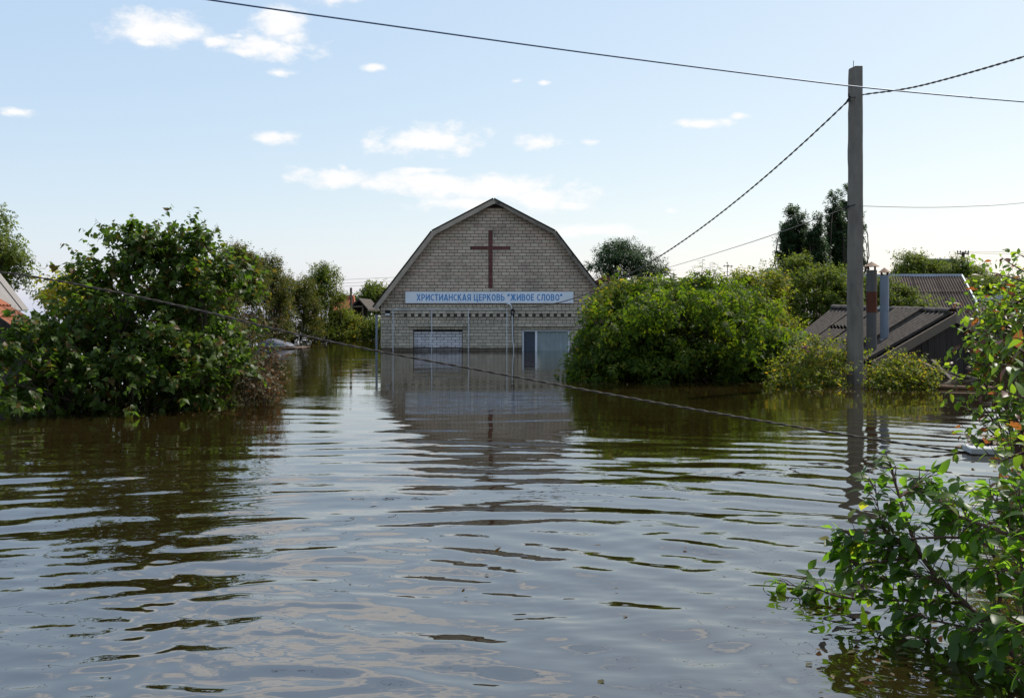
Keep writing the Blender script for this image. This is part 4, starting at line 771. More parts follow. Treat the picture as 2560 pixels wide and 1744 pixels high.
def green_house():
    D = 55; t = thing('green_roof_house', 'green metal roofed house with brick chimney below the poplars', 'house', (P(1925, 700, D).x, D, 0))
    rl, rr = P(1908, 688, D+1), P(1953, 681, D); el, er = P(1872, 712, D-1.5), P(1930, 716, D-2.5)
    n = 8
    for i in range(n):
        mb = MB(); a, b = rl.lerp(rr, i/n), rl.lerp(rr, (i+.96)/n); c, d = el.lerp(er, (i+.96)/n), el.lerp(er, i/n); dn = Vector((0,0,-.03)); mb.add([a,b,c,d,a+dn,b+dn,c+dn,d+dn], [(0,1,2,3),(7,6,5,4),(0,4,5,1),(2,6,7,3),(1,5,6,2),(3,7,4,0)]); mb.build('roof_panel', MT['greenroof'], t)
    mb = MB(); w = P(1975, 722, D+1); mb.add([rr-Vector((0,0,.05)), er-Vector((0,0,.05)), Vector((er.x, er.y, -2)), Vector((w.x, w.y, -2)), w], [(0,1,2,3,4)]); mb.build('gable_wall', MT['wood_d'], t)
    mb = MB(); mb.beam(rr, w, .1, .2); mb.build('barge_board', MT['foam'], t)
    mb = MB(); q = P(1925, 690, D); mb.box(q.x-.2, q.x+.2, D-.2, D+.2, q.z-.6, P(0, 679.5, D).z); ch = mb.build('chimney', MT['red'], t)
    mb = MB(); z = P(0, 678, D).z; s = .28; V = [(q.x-s, D-s, z), (q.x+s, D-s, z), (q.x+s, D+s, z), (q.x-s, D+s, z), (q.x, D, z+.22)]; mb.add(V, [(0,1,4),(1,2,4),(2,3,4),(3,0,4),(3,2,1,0)]); mb.build('chimney_cap', MT['greenroof'], ch)
    mb = MB()
    for sx in (-1, 1):
        for sy in (-1, 1): mb.box(q.x+sx*.17-.02, q.x+sx*.17+.02, D+sy*.17-.02, D+sy*.17+.02, P(0, 679.6, D).z, z)
    mb.build('cap_leg', MT['greenroof'], ch)
green_house()
def tile_house():
    t = thing('tile_roof_house', 'drowned house with orange clay tile roof behind the lilac bush', 'house', (-7.2, 13, 0))
    eF, rF = P(246, 924, 15.0), P(-60, 712, 15.0); dr = Vector((1.16, -4.0, 0)); eN, rN = eF+dr*.5, rF+dr*.5
    def g(s, q): return rN.lerp(rF, s).lerp(eN.lerp(eF, s), q)
    nr = (rF-rN).cross(eN-rN).normalized(); nr = nr if nr.z > 0 else -nr
    r = random.Random(5); nc, nq = 9, 8; mb = None; cnt = 0; rest = MB()
    for i in range(nc):
        for j in range(nq):
            s0, s1, q0, q1 = i/nc, (i+1.06)/nc, j/nq, min((j+1.18)/nq, 1.01); m = 6; V = []
            for (q, lift) in ((q0, .004), (q1, .034)):
                for k in range(m+1):
                    s = s0+(s1-s0)*k/m; V.append(g(s, q)+nr*(lift+.028*abs(math.sin(math.pi*(k/m)*1.0))**.8+r.uniform(0, .003)))
            V += [v-nr*.012 for v in V]; n2 = 2*(m+1); Q = [(k, k+1, m+2+k, m+1+k) for k in range(m)]+[(n2+m+1+k, n2+m+2+k, n2+k+1, n2+k) for k in range(m)]+[(m+1+k, m+2+k, n2+m+2+k, n2+m+1+k) for k in range(m)]
            mb = MB(); mb.add(V, Q); mb.build('roof_tile', MT['tile'], t)
    for i in range(9):
        p, q = rN.lerp(rF, i/9), rN.lerp(rF, (i+1.1)/9); mb = MB(); mb.tube([p+Vector((0,0,.02)), q+Vector((0,0,.03))], [.10, .085], 8); mb.build('ridge_tile', MT['tile'], t)
    d = eN-rN; bk = Vector((-d.x, -d.y, d.z)); mb = MB(); mb.quad(rN, rF, rF+bk, rN+bk); mb.build('far_slope', MT['tile'], t)
    mb = MB(); dn = Vector((0,0,-.04)); mb.quad(rN+dn, rF+dn, eF+dn, eN+dn); mb.build('roof_boarding', MT['wood_d'], t)
    for a, e, b, sg in ((rN, eN, rN+bk, 1), (rF, eF, rF+bk, -1)):
        ins = -dr.normalized()*.25*sg; mb = MB(); V = [a+ins-Vector((0,0,.06)), e+ins+Vector((-.25,0,.1)), Vector((e.x-.25, e.y, -2))+ins, Vector((b.x+.25, b.y, -2))+ins, b+ins+Vector((.25,0,.1))]; V += [v+ins*.5 for v in V]
        mb.add(V, [tuple(range(5)), tuple(reversed(range(5, 10)))]+[(i, (i+1) % 5, (i+1) % 5+5, i+5) for i in range(5)]); mb.build('gable_wall', MT['plaster'], t)
    mb = MB(); mb.beam(rN+Vector((0,0,.0)), eN, .03, .13); mb.build('barge_board', MT['wood_d'], t)
    mb = MB(); a, b = eN+Vector((-.3,.1,0)), eF+Vector((-.3,-.1,0)); mb.add([a, b, Vector((b.x, b.y, -2)), Vector((a.x, a.y, -2)), a-Vector((.2,0,0)), b-Vector((.2,0,0)), Vector((b.x-.2, b.y, -2)), Vector((a.x-.2, a.y, -2))], [(0,1,2,3),(7,6,5,4),(0,4,5,1),(1,5,6,2),(3,7,4,0)]); mb.build('side_wall', MT['plaster'], t)
    # pale slate roof of the wing behind
    t = thing('pale_slate_house', 'house with pale grey corrugated roof at the left edge', 'house', (-10.5, 19, 0)); D = 18.5
    top0, bot0 = P(-150, 505, D), P(66, 778, D); dr2 = Vector((1.0, -3.0, 0)); n = 4
    for i in range(n):
        a0, a1 = dr2*(1-i/n), dr2*(1-(i+1.02)/n); V, Q = corrugated(top0+a0, top0+a1, bot0+a0, bot0+a1, 6, .022, .02+.01*(i % 2), 6, 2); mb = MB(); mb.add(V, Q); mb.build('roof_sheet', MT['slate_w'], t)
    bk2 = Vector((-(bot0-top0).x, 0, (bot0-top0).z)); mb = MB(); mb.quad(top0, top0+dr2, top0+dr2+bk2, top0+bk2); mb.build('far_slope', MT['slate_w'], t)
    for o in (dr2*.95, dr2*.05):
        mb = MB(); a, e, b = top0+o-Vector((0,0,.06)), bot0+o-Vector((.1,0,-.05)), top0+bk2+o; V = [a, e, Vector((e.x, e.y, -2)), Vector((b.x, b.y, -2)), b]; V += [v+dr2*-.03 for v in V]; mb.add(V, [tuple(range(5)), tuple(reversed(range(5, 10)))]+[(i, (i+1) % 5, (i+1) % 5+5, i+5) for i in range(5)]); mb.build('gable_wall', MT['plaster'], t)
    mb = MB(); mb.beam(top0+dr2*1.01, bot0+dr2*1.01, .04, .14); mb.build('barge_board', MT['wood'], t)
tile_house()
# ------------------------------------------------------------------ trees and bushes
def BL(u, v, D, ru, rv, rd, w=1.0): return (P(u, v, D), (ru*D/F, rd, rv*D/F), w)
def SH(u0, v0, u1, v1, D, n, s, dd=0): return (P(u0, v0, D), P(u1, v1, D+dd), n, s)
def base_at(u, D, z=-1.4): return ((u-1280)/F*D, D, z)
# lilac bush at the left
grow('lilac_bush', 'big lilac bush with heart shaped leaves in front of the tile roof', 'bush', base_at(340, 13.2, -1.5),
     [BL(330, 860, 12.9, 215, 150, .95), BL(470, 820, 13.2, 140, 170, .9), BL(200, 885, 12.7, 120, 110, .8), BL(400, 710, 13.3, 125, 75, .7), BL(300, 755, 13.3, 115, 85, .7), BL(540, 760, 13.6, 75, 130, .7), BL(350, 640, 13.3, 50, 40, .35, 1.5), BL(460, 640, 13.4, 55, 40, .35, .8), BL(330, 960, 12.5, 240, 70, .7, 1.4), BL(85, 880, 12.0, 75, 50, .5, .5), BL(40, 960, 11.6, 110, 70, .6, 1.3), BL(345, 612, 13.1, 40, 48, .3, 4.0), BL(478, 628, 13.2, 44, 36, .3, 3.0), BL(250, 672, 13.1, 34, 26, .3, 2.0), BL(330, 900, 13.9, 240, 110, .5, 1.2), BL(480, 900, 13.6, 110, 110, .5), BL(520, 930, 12.9, 90, 90, .6), BL(235, 705, 13.2, 45, 35, .4), BL(170, 795, 12.9, 55, 50, .6, .4)],
     31, 3000, 'heart', .076, G1, clump=380, csize=.14, k=7, tlen=.24, r0=.05, sub=6, single=300, twigs=500, droop=.75, up=.45, shell=.45, flat=.55, fork=.15,
     shoots=[SH(345,690,330,566,13.2,18,.08), SH(360,690,365,560,13.2,18,.08), SH(380,690,385,570,13.3,14,.075), SH(310,700,312,600,13.3,12,.08), SH(440,690,458,610,13.3,14,.075), SH(470,690,490,590,13.4,14,.075), SH(490,690,512,620,13.4,10,.07), SH(410,680,412,595,13.3,12,.075), SH(250,730,225,660,13.2,10,.085), SH(335,640,305,578,13.1,12,.09), SH(350,640,345,556,13.1,14,.09), SH(355,640,380,566,13.1,12,.09), SH(480,650,505,582,13.2,10,.085), SH(280,720,262,650,13.2,10,.08), SH(505,690,525,615,13.5,8,.05)])
grow('drooping_shrub', 'small brownish half dry shrub at the water right of the lilac', 'bush', base_at(650, 13.6, -1),
     [BL(645, 930, 13.6, 40, 70, .4), BL(600, 960, 13.4, 55, 40, .4), BL(670, 965, 13.3, 28, 28, .3)], 33, 420, 'small', .05, G9, clump=60, csize=.1, k=6, tlen=.16, r0=.02, twigs=250, droop=.5, fork=.1)
grow('leafless_brush', 'thin bare twiggy brush beside the grey dinghy', 'bush', base_at(640, 26, -1), [BL(645, 830, 26, 40, 40, .4), BL(675, 815, 26, 22, 40, .3)], 35, 110, 'small', .06, G9, clump=30, csize=.12, k=3, tlen=.4, r0=.02, twigs=110, sub=14, fork=.1)
grow('acacia_tree', 'feathery leaved tree leaning in at the left edge', 'tree', base_at(-120, 21, -1.5),
     [BL(-54, 586, 21, 60, 55, .7), BL(6, 611, 21, 48, 26, .5), BL(-14, 666, 20.8, 70, 40, .6), BL(-74, 666, 21, 80, 70, .8), BL(26, 648, 21, 26, 16, .3), BL(-4, 716, 21, 45, 24, .4), BL(-29, 551, 21, 22, 22, .3), BL(-124, 546, 21.4, 90, 90, .9)],
     37, 900, 'pinnate', .15, G6, clump=75, csize=.11, k=4, tlen=.22, r0=.12, sub=6, shell=.35, droop=.3, fork=.5)
grow('grape_vine', 'yellow green sunlit vine top behind the lilac bush', 'vine', base_at(180, 15, -1), [BL(175, 715, 15, 38, 26, .35), BL(150, 735, 15, 40, 25, .3)], 39, 170, 'ovate', .08, GA, clump=26, csize=.09, k=5, tlen=.18, r0=.015, twigs=60, shoots=[SH(178,705,148,668,15,5,.04), SH(190,700,196,672,15,5,.04)])
grow('shade_bush', 'dark green bush between pale roof and lilac', 'bush', base_at(110, 16, -1.2), [BL(165, 742, 16, 55, 34, .6), BL(330, 940, 15, 210, 80, .5, 1.3), BL(480, 920, 15.2, 110, 80, .4), BL(215, 760, 16, 80, 50, .6)], 41, 1500, 'ovate', .075, G1, clump=170, csize=.13, k=6, tlen=.2, r0=.04, droop=.5)
# fruit trees behind, left of the church
FT = 'fruit trees along the left bank'
def fruit(u, top, D, hw, seed, label, n, sh, lm=G2, low=850):
    mid = (top+low)/2; s = D/F
    bl = [BL(u, mid+20, D, hw, (low-top)*.45, hw*s*.9), BL(u-hw*.35, mid-(mid-top)*.45, D, hw*.55, (mid-top)*.52, hw*s*.6), BL(u+hw*.4, mid-(mid-top)*.3, D, hw*.5, (mid-top)*.5, hw*s*.6), BL(u+hw*.05, top+(mid-top)*.4, D, hw*.38, (mid-top)*.42, hw*s*.5), BL(u, low-10, D-.4, hw*1.05, 28, hw*s*.8, .8)]
    r = random.Random(seed); shs = []
    for _ in range(sh):
        x = u+r.uniform(-.75, .75)*hw; y0 = top+abs(x-u)/hw*(mid-top)*.7+28; shs.append(SH(x, y0, x+r.uniform(-8, 8), y0-r.uniform(38, 66), D, 11, .075))
    return grow('fruit_tree', label, 'tree', base_at(u, D, -1.8), bl, seed, int(n*1.9), 'tiny', .09, lm, clump=170, csize=.20, k=7, tlen=.3, r0=.07, sub=6, group=FT, shoots=shs, up=.9, shell=.45, spread=.5)
fruit(585, 622, 37, 75, 51, 'tall rusty green fruit tree just right of the lilac', 2300, 9)
fruit(665, 650, 40, 62, 52, 'fruit tree behind the grey dinghy with upright shoots', 2000, 7)
fruit(735, 698, 43, 62, 53, 'low spreading fruit tree in the middle of the left row', 1700, 7)
fruit(808, 668, 46, 56, 54, 'round dense fruit tree with bare spikes on top', 2000, 8, G6)
fruit(858, 785, 46.5, 36, 55, 'bright low shrub right of the round fruit tree', 900, 4, G7)
fruit(932, 806, 47, 26, 56, 'dull low shrub next to the church corner', 800, 2, G6)
fruit(520, 700, 34, 70, 57, 'fruit tree half hidden behind the lilac', 1700, 5)
grow('broad_tree', 'far pale green tree top left behind the church roof', 'tree', base_at(934, 62, -1), [BL(934, 738, 62, 26, 24, .7), BL(932, 718, 62, 13, 14, .4), BL(925, 760, 62, 40, 25, .9)], 58, 1500, 'tiny', .16, G6, clump=70, csize=.2, k=5, tlen=.3, r0=.1)
grow('broad_tree', 'airy dark tree behind the small brick gable', 'tree', base_at(1565, 49, -1.5),
     [BL(1560, 655, 49, 62, 42, 1.1), BL(1535, 635, 49, 38, 24, .7), BL(1610, 660, 49, 46, 30, .8), BL(1505, 672, 49, 30, 18, .6), BL(1570, 625, 49, 34, 18, .5), BL(1640, 672, 49, 26, 20, .5), BL(1570, 705, 49, 70, 24, 1)], 59, 4200, 'tiny', .09, G4, clump=140, csize=.2, k=6, tlen=.28, r0=.13, sub=8, shell=.4)
# the big vine-grown bush in the middle
grow('vine_covered_bush', 'huge dome of leafy trumpet vine standing in the water right of the church', 'bush', base_at(1690, 19.3, -1.2),
     [BL(1690, 838, 19.4, 215, 132, 1.5, 1.3), *[BL(1690+math.cos(q*.55)*(150+30*math.sin(q*3)), 860-abs(math.sin(q*.55))*118, 18.3+.5*math.sin(q*2.1), 30+12*math.sin(q*5), 26+8*math.cos(q*3), .35, .9) for q in range(1, 6)], *[BL(1500+q*47, 800+50*math.sin(q*1.9), 17.7+.4*math.cos(q*1.3), 38, 30, .3, .8) for q in range(9)], BL(1595, 825, 19.0, 105, 110, 1.2), BL(1800, 800, 19.6, 150, 90, 1.2), BL(1850, 890, 18.9, 130, 85, 1.1), BL(1540, 910, 18.6, 85, 52, .8), BL(1640, 772, 19.6, 140, 62, 1.1), BL(1750, 755, 19.9, 115, 40, .9), BL(1535, 780, 19.2, 36, 55, .5, .8), BL(1690, 910, 18.2, 260, 60, .7, 1.2), BL(1470, 932, 18.4, 40, 18, .3, .6), BL(1920, 880, 18.8, 70, 80, .7), BL(1520, 860, 18.8, 50, 60, .6)],
     61, 4600, 'pinnate', .19, G3, clump=620, csize=.12, k=4, tlen=.24, r0=.06, sub=8, droop=.95, up=.1, shell=.72, spread=.5, twigs=200, fork=.12,
     shoots=[SH(1755,725,1757,648,19.2,16,.14), SH(1740,730,1730,665,19.2,14,.14), SH(1770,730,1796,662,19.2,14,.14), SH(1765,720,1775,656,19.2,12,.12), SH(1700,730,1680,690,19,10,.13), SH(1820,735,1850,700,19.3,10,.13), SH(1560,745,1545,700,18.9,10,.13), SH(1690,720,1685,684,19.4,8,.09), SH(1600,740,1590,690,19.3,8,.10), SH(1830,730,1835,690,19.6,6,.09), SH(1640,730,1645,690,19.3,8,.1), SH(1500,760,1490,715,19.1,9,.10), SH(1480,800,1455,770,19,7,.1)])
grow('trailing_vine', 'yellowing vine shoots hanging over the right church window', 'vine', base_at(1440, 18.3, -1), [BL(1480, 800, 18.7, 22, 50, .25), BL(1465, 870, 18.5, 14, 40, .25), BL(1515, 735, 18.9, 30, 24, .3), BL(1425, 932, 18.3, 26, 10, .2), BL(1560, 715, 19, 60, 14, .3), BL(1900, 800, 19.2, 60, 50, .4)], 63, 200, 'pinnate5', .13, G7, clump=60, csize=.07, k=3, tlen=.18, r0=.012, droop=.7, fork=.1)
HB = 'trees and hedges behind the shed'
grow('orchard_tree', 'dense green tree directly left of the concrete pole', 'tree', base_at(2010, 28.5, -1.6), [BL(2010, 755, 28.5, 105, 85, 1.3), BL(1985, 690, 28.5, 55, 36, .7), BL(2060, 720, 28.3, 60, 45, .8), BL(1940, 770, 28.3, 70, 60, .9), BL(2090, 770, 28, 60, 50, .7), BL(2000, 835, 27.8, 130, 45, .9)], 65, 5200, 'tiny', .085, G6, clump=200, csize=.16, k=6, tlen=.24, r0=.08, group=HB, shell=.5, up=.6)
grow('orchard_tree', 'lighter leafy tree between the vine dome and the pole tree', 'tree', base_at(1885, 27, -1.6), [BL(1890, 755, 27, 75, 62, .9), BL(1860, 725, 27, 45, 26, .6), BL(1930, 720, 27, 40, 30, .5), BL(1920, 850, 26, 90, 60, .8)], 66, 3300, 'tiny', .085, G7, clump=130, csize=.16, k=6, tlen=.24, r0=.06, group=HB, up=.6, shoots=[SH(1878,710,1878,672,27,8,.07), SH(1925,700,1920,672,27,8,.07)])
grow('orchard_tree', 'leafy tree behind the chimney pipes', 'tree', base_at(2210, 30, -1.6), [BL(2200, 760, 30, 85, 55, .8), BL(2260, 770, 30, 50, 34, .6), BL(2150, 745, 30, 50, 40, .6), BL(2290, 785, 29.5, 40, 22, .4)], 67, 3300, 'tiny', .085, G6, clump=110, csize=.15, k=6, tlen=.24, r0=.06, group=HB, up=.7)
PG = 'tall poplars behind the pole'
def poplar(u, top, hw, D, seed, label, n):
    b = []; s = D/F; low = 720; r = random.Random(seed); k = 9
    for (du, t2, w2) in ((0, top, 1.0), (-.55*hw, top+r.uniform(45, 80), .6), (.55*hw, top+r.uniform(30, 70), .62), (r.uniform(-.3, .3)*hw, top+r.uniform(15, 30), .5)):
        for i in range(k):
            f = i/(k-1); v = low+(t2+8-low)*f; w = hw*w2*(.62+.25*math.sin(2.6*f))*(1-.8*f**2.2)*(.7+.5*r.random()); b.append(BL(u+du*(.55+.45*f)+r.uniform(-.12, .12)*hw, v, D+r.uniform(-.6, .6), w, (low-t2)/k*.8, w*s))
    return grow('poplar_tree', label, 'tree', base_at(u, D, -1.5), b, seed, int(n*2.6), 'tiny', .23, G4, clump=330, csize=.22, k=6, tlen=.5, r0=.12, sub=2, group=PG, up=1.6, shell=.4, spread=.35)
poplar(1985, 510, 46, 92, 71, 'leftmost broad poplar below the thin wire', 2300)
poplar(2042, 530, 27, 90, 72, 'slim poplar between the leftmost one and the gap', 1300)
poplar(2086, 498, 30, 94, 73, 'narrow pointed poplar just left of the concrete pole', 1600)
poplar(2120, 482, 44, 96, 74, 'tallest poplar, partly hidden by the concrete pole', 2300)
grow('broad_tree', 'green tree in front of the far slate roof', 'tree', base_at(2290, 66, -1.5), [BL(2300, 690, 66, 75, 36, 1.8), BL(2275, 665, 66, 34, 22, 1), BL(2370, 690, 66, 60, 40, 1.4), BL(2240, 705, 66, 30, 18, 1), BL(2420, 705, 66, 40, 38, 1.2)], 75, 4200, 'tiny', .15, G6, clump=120, csize=.28, k=6, tlen=.4, r0=.15)
grow('broad_tree', 'low distant tree right of the far power pole', 'tree', base_at(2490, 58, -1.5), [BL(2480, 725, 58, 60, 32, 1.4), BL(2540, 735, 58, 50, 30, 1.2), BL(2600, 720, 58, 60, 40, 1.4), BL(2440, 735, 58, 40, 30, 1)], 76, 3300, 'tiny', .14, G6, clump=110, csize=.25, k=6, tlen=.35, r0=.12)
grow('rose_bush', 'low rose bush with pink blooms left of the concrete pole', 'bush', base_at(2030, 16.6, -1), [BL(2010, 920, 16.9, 75, 55, .45), BL(2070, 925, 17.0, 38, 50, .35), BL(1980, 955, 16.5, 55, 26, .35), BL(2055, 962, 16.4, 42, 20, .3), BL(2040, 885, 17.3, 50, 24, .4), BL(2110, 880, 17.7, 30, 40, .3)], 81, 900, 'small', .06, G7, clump=150, csize=.09, k=6, tlen=.2, r0=.02, twigs=300, up=.5, fork=.1)
for k, (u, v, s) in enumerate(((2011, 873, .085), (2021, 881, .05))):
    t = thing('rose_bloom', ('open pink rose bloom on the bush left of the pole', 'small pink rose bud beside the open bloom')[k], 'flower', P(u, v, 16.25)); r = np.random.default_rng(k); V0, Q0 = TPL['ovate']
    for i in range(9):
        a = i*2.4; tilt = .2+.1*i; ax = np.array([math.cos(a)*math.sin(tilt+.3), math.sin(a)*math.sin(tilt+.3), math.cos(tilt)]); R = frames(ax[None], np.array([[0,0,1.]])-ax[None]*.2)[0]; o = obj('petal', mesh_np('petal', s*(V0*np.array([1.4,1,1]))@R.T, Q0, True), MT['pink']); o.parent = t
grow('low_bush', 'low yellow green bush just right of the concrete pole', 'bush', base_at(2235, 16, -1), [BL(2228, 940, 16.2, 46, 32, .35), BL(2285, 925, 16.3, 52, 16, .3), BL(2208, 963, 15.9, 26, 18, .25), BL(2275, 963, 15.9, 68, 16, .3), BL(2235, 902, 16.4, 24, 14, .2)], 83, 620, 'small', .062, G7, clump=120, csize=.08, k=6, tlen=.2, r0=.02, twigs=250, up=.3, droop=.6, fork=.1)
grow('cherry_tree', 'cherry tree with browned leaves leaning in at the right edge', 'tree', base_at(2680, 7.5, -1),
     [BL(2520, 860, 7.2, 75, 75, .5), BL(2490, 800, 7.6, 55, 46, .4), BL(2540, 960, 6.8, 70, 85, .5), BL(2485, 980, 7.2, 55, 55, .4), BL(2450, 1010, 7.4, 36, 34, .3, .8), BL(2545, 1085, 6.4, 50, 55, .4), BL(2570, 1160, 5.6, 60, 60, .35), BL(2590, 1250, 5.2, 50, 60, .3), BL(2700, 880, 7.6, 100, 120, .6, 1.2), BL(2760, 1010, 7.4, 120, 90, .6), BL(2680, 760, 7.8, 90, 70, .5), BL(2520, 770, 7.4, 70, 40, .4), BL(2580, 700, 7.4, 60, 60, .4, .7), BL(2445, 930, 7.5, 45, 18, .2, .6)],
     85, 560, 'ovate', .064, G8, clump=270, csize=.07, k=7, tlen=.24, r0=.025, sub=6, single=260, twigs=250, bark='twig', droop=.35, shell=.3, fork=.3,
     shoots=[SH(2600,720,2462,678,7.0,10,.075), SH(2600,700,2500,640,7.0,9,.075), SH(2600,660,2540,632,7.0,8,.07), SH(2560,880,2490,850,5.4,9,.10), SH(2580,930,2480,905,5.4,9,.10), SH(2580,1000,2500,975,5.2,9,.10), SH(2590,860,2530,842,5.2,8,.10), SH(2540,1060,2440,1000,7,10,.08), SH(2560,1130,2490,1160,5.0,8,.09), SH(2590,1190,2520,1230,5.0,9,.09), SH(2500,930,2400,895,7.3,10,.07), SH(2480,1040,2410,1030,7.2,9,.075)])
def plum_branch():
    r = np.random.default_rng(91); t = thing('plum_tree', 'glossy green plum boughs dipping into the water at lower right', 'tree', (1.9, 3.5, -.5)); mb = MB(); segs = []
    def br(pts, r0, leaves=True):
        q = smooth_path([P(u, v, D) for u, v, D in pts], 8*(len(pts)-1)); n = len(q); mb.tube(q, [r0*(1-.75*i/(n-1)) for i in range(n)], 6)
        if leaves: segs.append(q)
    br([(2700,1800,3.3),(2560,1660,3.45),(2485,1580,3.55),(2416,1511,3.65),(2306,1393,3.8),(2249,1242,3.95),(2225,1157,4.0)], .016)
    br([(2485,1580,3.55),(2500,1460,3.6),(2457,1356,3.7),(2306,1344,3.8),(2200,1362,3.9),(2143,1344,4.0),(2100,1350,4.05)], .008)
    br([(2416,1511,3.65),(2330,1500,3.8),(2225,1499,3.95),(2111,1493,4.1),(2046,1474,4.2),(1950,1458,4.3)], .008)
    br([(2560,1660,3.45),(2560,1450,3.5),(2522,1311,3.6),(2477,1234,3.7)], .008)
    br([(2424,1674,3.55),(2379,1625,3.6),(2282,1588,3.7),(2196,1598,3.8)], .007, False)
    br([(2306,1393,3.8),(2240,1350,3.9),(2204,1310,3.95),(2188,1214,4.05)], .006)
    br([(2700,1500,3.3),(2600,1370,3.4),(2480,1320,3.55),(2400,1290,3.7),(2350,1250,3.8)], .008)
    br([(2306,1393,3.8),(2230,1400,3.85),(2160,1410,3.95),(2110,1400,4.05)], .006)
    br([(2416,1511,3.65),(2350,1450,3.7),(2290,1440,3.8),(2220,1450,3.9),(2180,1440,4)], .006)
    br([(2640,1640,3.2),(2560,1600,3.3),(2470,1570,3.4),(2400,1590,3.5)], .008)
    br([(2700,1720,3.1),(2600,1600,3.15),(2540,1560,3.2),(2490,1620,3.25)], .008)
    br([(2600,1370,3.4),(2560,1290,3.5),(2540,1230,3.6)], .006); br([(2485,1580,3.55),(2380,1560,3.6),(2300,1540,3.7),(2240,1520,3.8)], .006)
    br([(2249,1242,3.95),(2290,1215,4.0),(2305,1200,4.05)], .004); br([(2457,1356,3.7),(2420,1300,3.8),(2400,1290,3.85),(2370,1270,3.9)], .005)
    br([(2700,1440,3.2),(2580,1440,3.3),(2500,1420,3.5),(2420,1420,3.65)], .007); br([(2700,1650,3.0),(2620,1660,3.1),(2550,1690,3.2),(2530,1730,3.2)], .006)
    br([(2760,1800,3.3),(2740,1560,3.4),(2690,1400,3.5),(2660,1260,3.6)], .012); br([(2900,1800,3.2),(2830,1560,3.3),(2800,1380,3.5)], .012); br([(2740,1560,3.4),(2820,1480,3.5),(2900,1420,3.7)], .008)
    pos, ax, up, sz = [], [], [], []
    for q in segs:                                 # side twigs, each with leaves
        n = len(q)
        for i in range(n):
            if q[i].z < .0: continue
            f = i/(n-1)
            for _ in range(1 if (f < .25 or i % 2) else 2):
                d0 = Vector((q[min(i+1, n-1)]-q[max(i-1, 0)])).normalized(); sdv = Vector(rand_dirs(1, r)[0]); d = (d0*.7+sdv*.8+Vector((0,0,.15))).normalized(); Ln = r.uniform(.05, .15)*(1.15-.6*f); e = q[i]+d*Ln
                if e.z < .015: continue
                mb.tube([q[i], q[i].lerp(e, .5)+Vector((0,0,.006)), e], [.0022, .0018, .001], 4, False); k = int(r.integers(1, 4))
                for j in range(k):
                    tt = (j+1)/k; p = q[i].lerp(e, tt); a = j*2.4+r.uniform(0, 1); s = d.cross(Vector((.3,.2,1))).normalized(); s = (s*math.cos(a)+d.cross(s)*math.sin(a)); v = (s*.8+d*(.3+.5*tt)+Vector((0,0,-.28))+Vector(rand_dirs(1, r)[0])*.25)
                    if p.z < .01: continue
                    pos.append(p); ax.append(v.normalized()); up.append(Vector((0,0,.8))+Vector(rand_dirs(1, r)[0])*.45); sz.append(r.uniform(.036, .082))
    pos, sz = np.array(pos), np.array(sz); R = frames(np.array(ax), nrm(np.array(up))); mb.build('bough', MT['twig'], t, smooth=True)
    V0, Q0 = TPL['ovate']; lib = []
    for cur in (.6, 1.0, 1.7):
        V1 = V0.copy(); V1[:,2] *= cur; m = mesh_np('leaf', V1, Q0, True); m.materials.append(G5); lib.append(m)
    d = np.linalg.norm(pos-np.array([0,0,CH]), axis=1); sel = (pos[:,0]/pos[:,1] < .53); order = np.argsort(np.where(sel, d/sz, 1e9)); loc = np.array(t.location)
    for i in order[:300]:
        o = link(bpy.data.objects.new('leaf', lib[int(i) % 3])); o.parent = t; o.matrix_local = Matrix.LocRotScale(Vector(pos[i]-loc), Matrix(R[i].tolist()).to_quaternion(), Vector((sz[i],)*3))
    j = order[300:]; c = obj('foliage', leaves_mesh('plum_foliage', 'ovate', pos[j], R[j], sz[j]), G5, t); c['kind'] = 'stuff'
    print('plum leaves', len(pos))
plum_branch()
# ------------------------------------------------------------------ things afloat
def dinghy():
    D = 35.5; c = P(690, 868, D); t = thing('rubber_dinghy', 'grey upturned rubber boat on a floating board by the left bank', 'boat', (c.x, D, .03)); n, m = 22, 14; V = []; L = .68
    for i in range(n+1):
        x = -1+2*i/n; prof = max(0, 1-abs(x)**2.6)**.5; hump = .17*prof*(1+.55*math.exp(-((x+.25)/.5)**2)); w = .42*prof
        for k in range(m+1):
            a = math.pi*k/m; V.append((c.x+x*L, D-w*math.cos(a), .045+hump*math.sin(a)**.7*1.15))
    mb = MB(); mb.add(V, [(i*(m+1)+k, i*(m+1)+k+1, (i+1)*(m+1)+k+1, (i+1)*(m+1)+k) for i in range(n) for k in range(m)]); mb.build('hull', MT['dinghy'], t, smooth=True)
    mb = MB(); mb.tube([(c.x+x*.66, D-.43*max(0, 1-abs(x)**3)**.5, .07) for x in np.linspace(-.98, .98, 18)], .045, 8); mb.build('tube_rim', MT['dinghy'], t, smooth=True)
    mb = MB(); mb.box(-.78, .80, -.5, .5, -.015, .0); o = mb.build('floating_board', MT['board'], None); o.location = (P(712, 870, D).x, D-.05, .038); o.rotation_euler = (.01, -.012, -.08); tag(o, 'brown floating board under the grey dinghy', 'board')
dinghy()
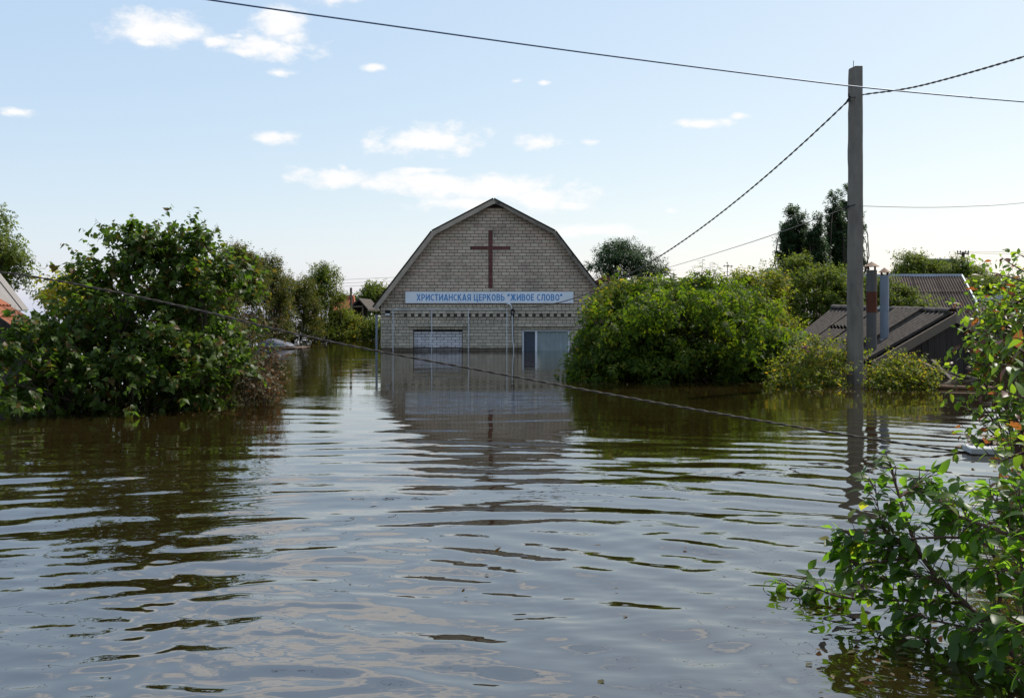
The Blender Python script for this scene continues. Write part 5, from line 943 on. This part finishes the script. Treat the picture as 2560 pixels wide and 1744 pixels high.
def debris():
    items = [((750,847),(775,850),47,.30,.05,'foam','pale broken board floating nearest the dinghy at the left bank'), ((800,851),(850,848),46.5,.22,.06,'wood','long pale plank floating under the round fruit tree'), ((885,845),(905,846),48,.18,.04,'wood','short plank floating before the dark hut'), ((912,843),(932,846),48,.12,.05,'wood_b','dark stick floating next to the church corner')]
    for (a, b, D, w, h, mt, lb) in items:
        mb = MB(); p, q = P(a[0], a[1], D), P(b[0], b[1], D); p.z = q.z = .02+h/2; q.z += .03; mb.beam(p, q, w, h); tag(mb.build('floating_plank', MT[mt], None, .01), lb, 'plank', 'planks afloat by the left bank')
    mb = MB(); pts = smooth_path([P(2272, 956, 16.6), P(2320, 966, 16.3), P(2357, 972, 16.1), P(2450, 977, 15.9), P(2535, 980, 15.8)], 16)
    for q in pts: q.z = max(q.z, .03)
    mb.tube(pts, [.03]*len(pts), 7); tag(mb.build('floating_pole', MT['wood_b'], None, smooth=True), 'long brown pole floating between the low bush and the cherry tree', 'pole')
    mb = MB(); mb.tube([P(2075, 931, 16.9), P(2130, 936, 16.9)], .018, 6); tag(mb.build('stick', MT['wood_b'], None), 'straight tan stick stuck in the rose bush at the pole', 'stick')
    # rubbish raft at the right edge
    D = 8.6; mb = MB(); p = P(2510, 1130, D); mb.box(-.36, .5, -.12, .12, -.02, .035); o = mb.build('foam_board', MT['foam'], None, .008); o.location = (p.x+.05, D, .02); o.rotation_euler = (.03, .02, -.12); tag(o, 'white foam board floating under the cherry tree', 'board')
    mb = MB(); a, b = P(2446, 1118, D+.1), P(2600, 1118, D+.25); a.z = b.z = .055; mb.tube([a, a.lerp(b, .5), b], [.055, .06, .065], 10); tag(mb.build('dark_log', MT['wood_d'], None, smooth=True), 'dark end of a log beside the white foam board', 'log')
    mb = MB(); a, b = P(2400, 1122, D+.2), P(2470, 1108, D+.3); mb.beam(Vector((a.x, a.y, .02)), Vector((b.x, b.y, .06)), .12, .02); tag(mb.build('bark_slab', MT['board'], None), 'flat brown slab of bark floating left of the dark log', 'bark')
    r = np.random.default_rng(5); n = 90; pos = np.stack([r.uniform(4.0, 4.6, n), r.uniform(8.5, 9.1, n), r.uniform(.05, .12, n)], 1); c = obj('dead_leaves', leaves_mesh('dead_leaves', 'ovate', pos, frames(rand_dirs(n, r), rand_dirs(n, r)+np.array([0,0,2.])), r.uniform(.05, .09, n)), G9); tag(c, 'brown dead leaves heaped on the dark log', 'leaves', kind='stuff')
debris()
def flotsam():                                     # bits of leaf and scum that gather at the foot of the bushes
    r = np.random.default_rng(8); P0 = []
    for (u0, u1, v, sp, n) in ((120, 640, 1032, .25, 120), (1420, 1960, 958, .3, 170), (1960, 2330, 978, .25, 130), (2000, 2500, 1600, .35, 60), (1100, 1900, 1300, 2.5, 26)):
        for _ in range(n):
            D = CH*F/(v-HZ)+r.normal()*sp; P0.append(((r.uniform(u0, u1)-1280)/F*D, D, .008))
    pos = np.array(P0); n = len(pos); ax = np.stack([r.normal(size=n), r.normal(size=n), r.normal(size=n)*.08], 1); o = obj('floating_leaves', leaves_mesh('floating_leaves', 'small', pos, frames(ax, np.tile([[0,0,1.]], (n,1))), r.uniform(.012, .05, n)), G9)
    tag(o, 'scattered small leaves and bits floating along the foot of the bushes', 'leaves', kind='stuff')
flotsam()
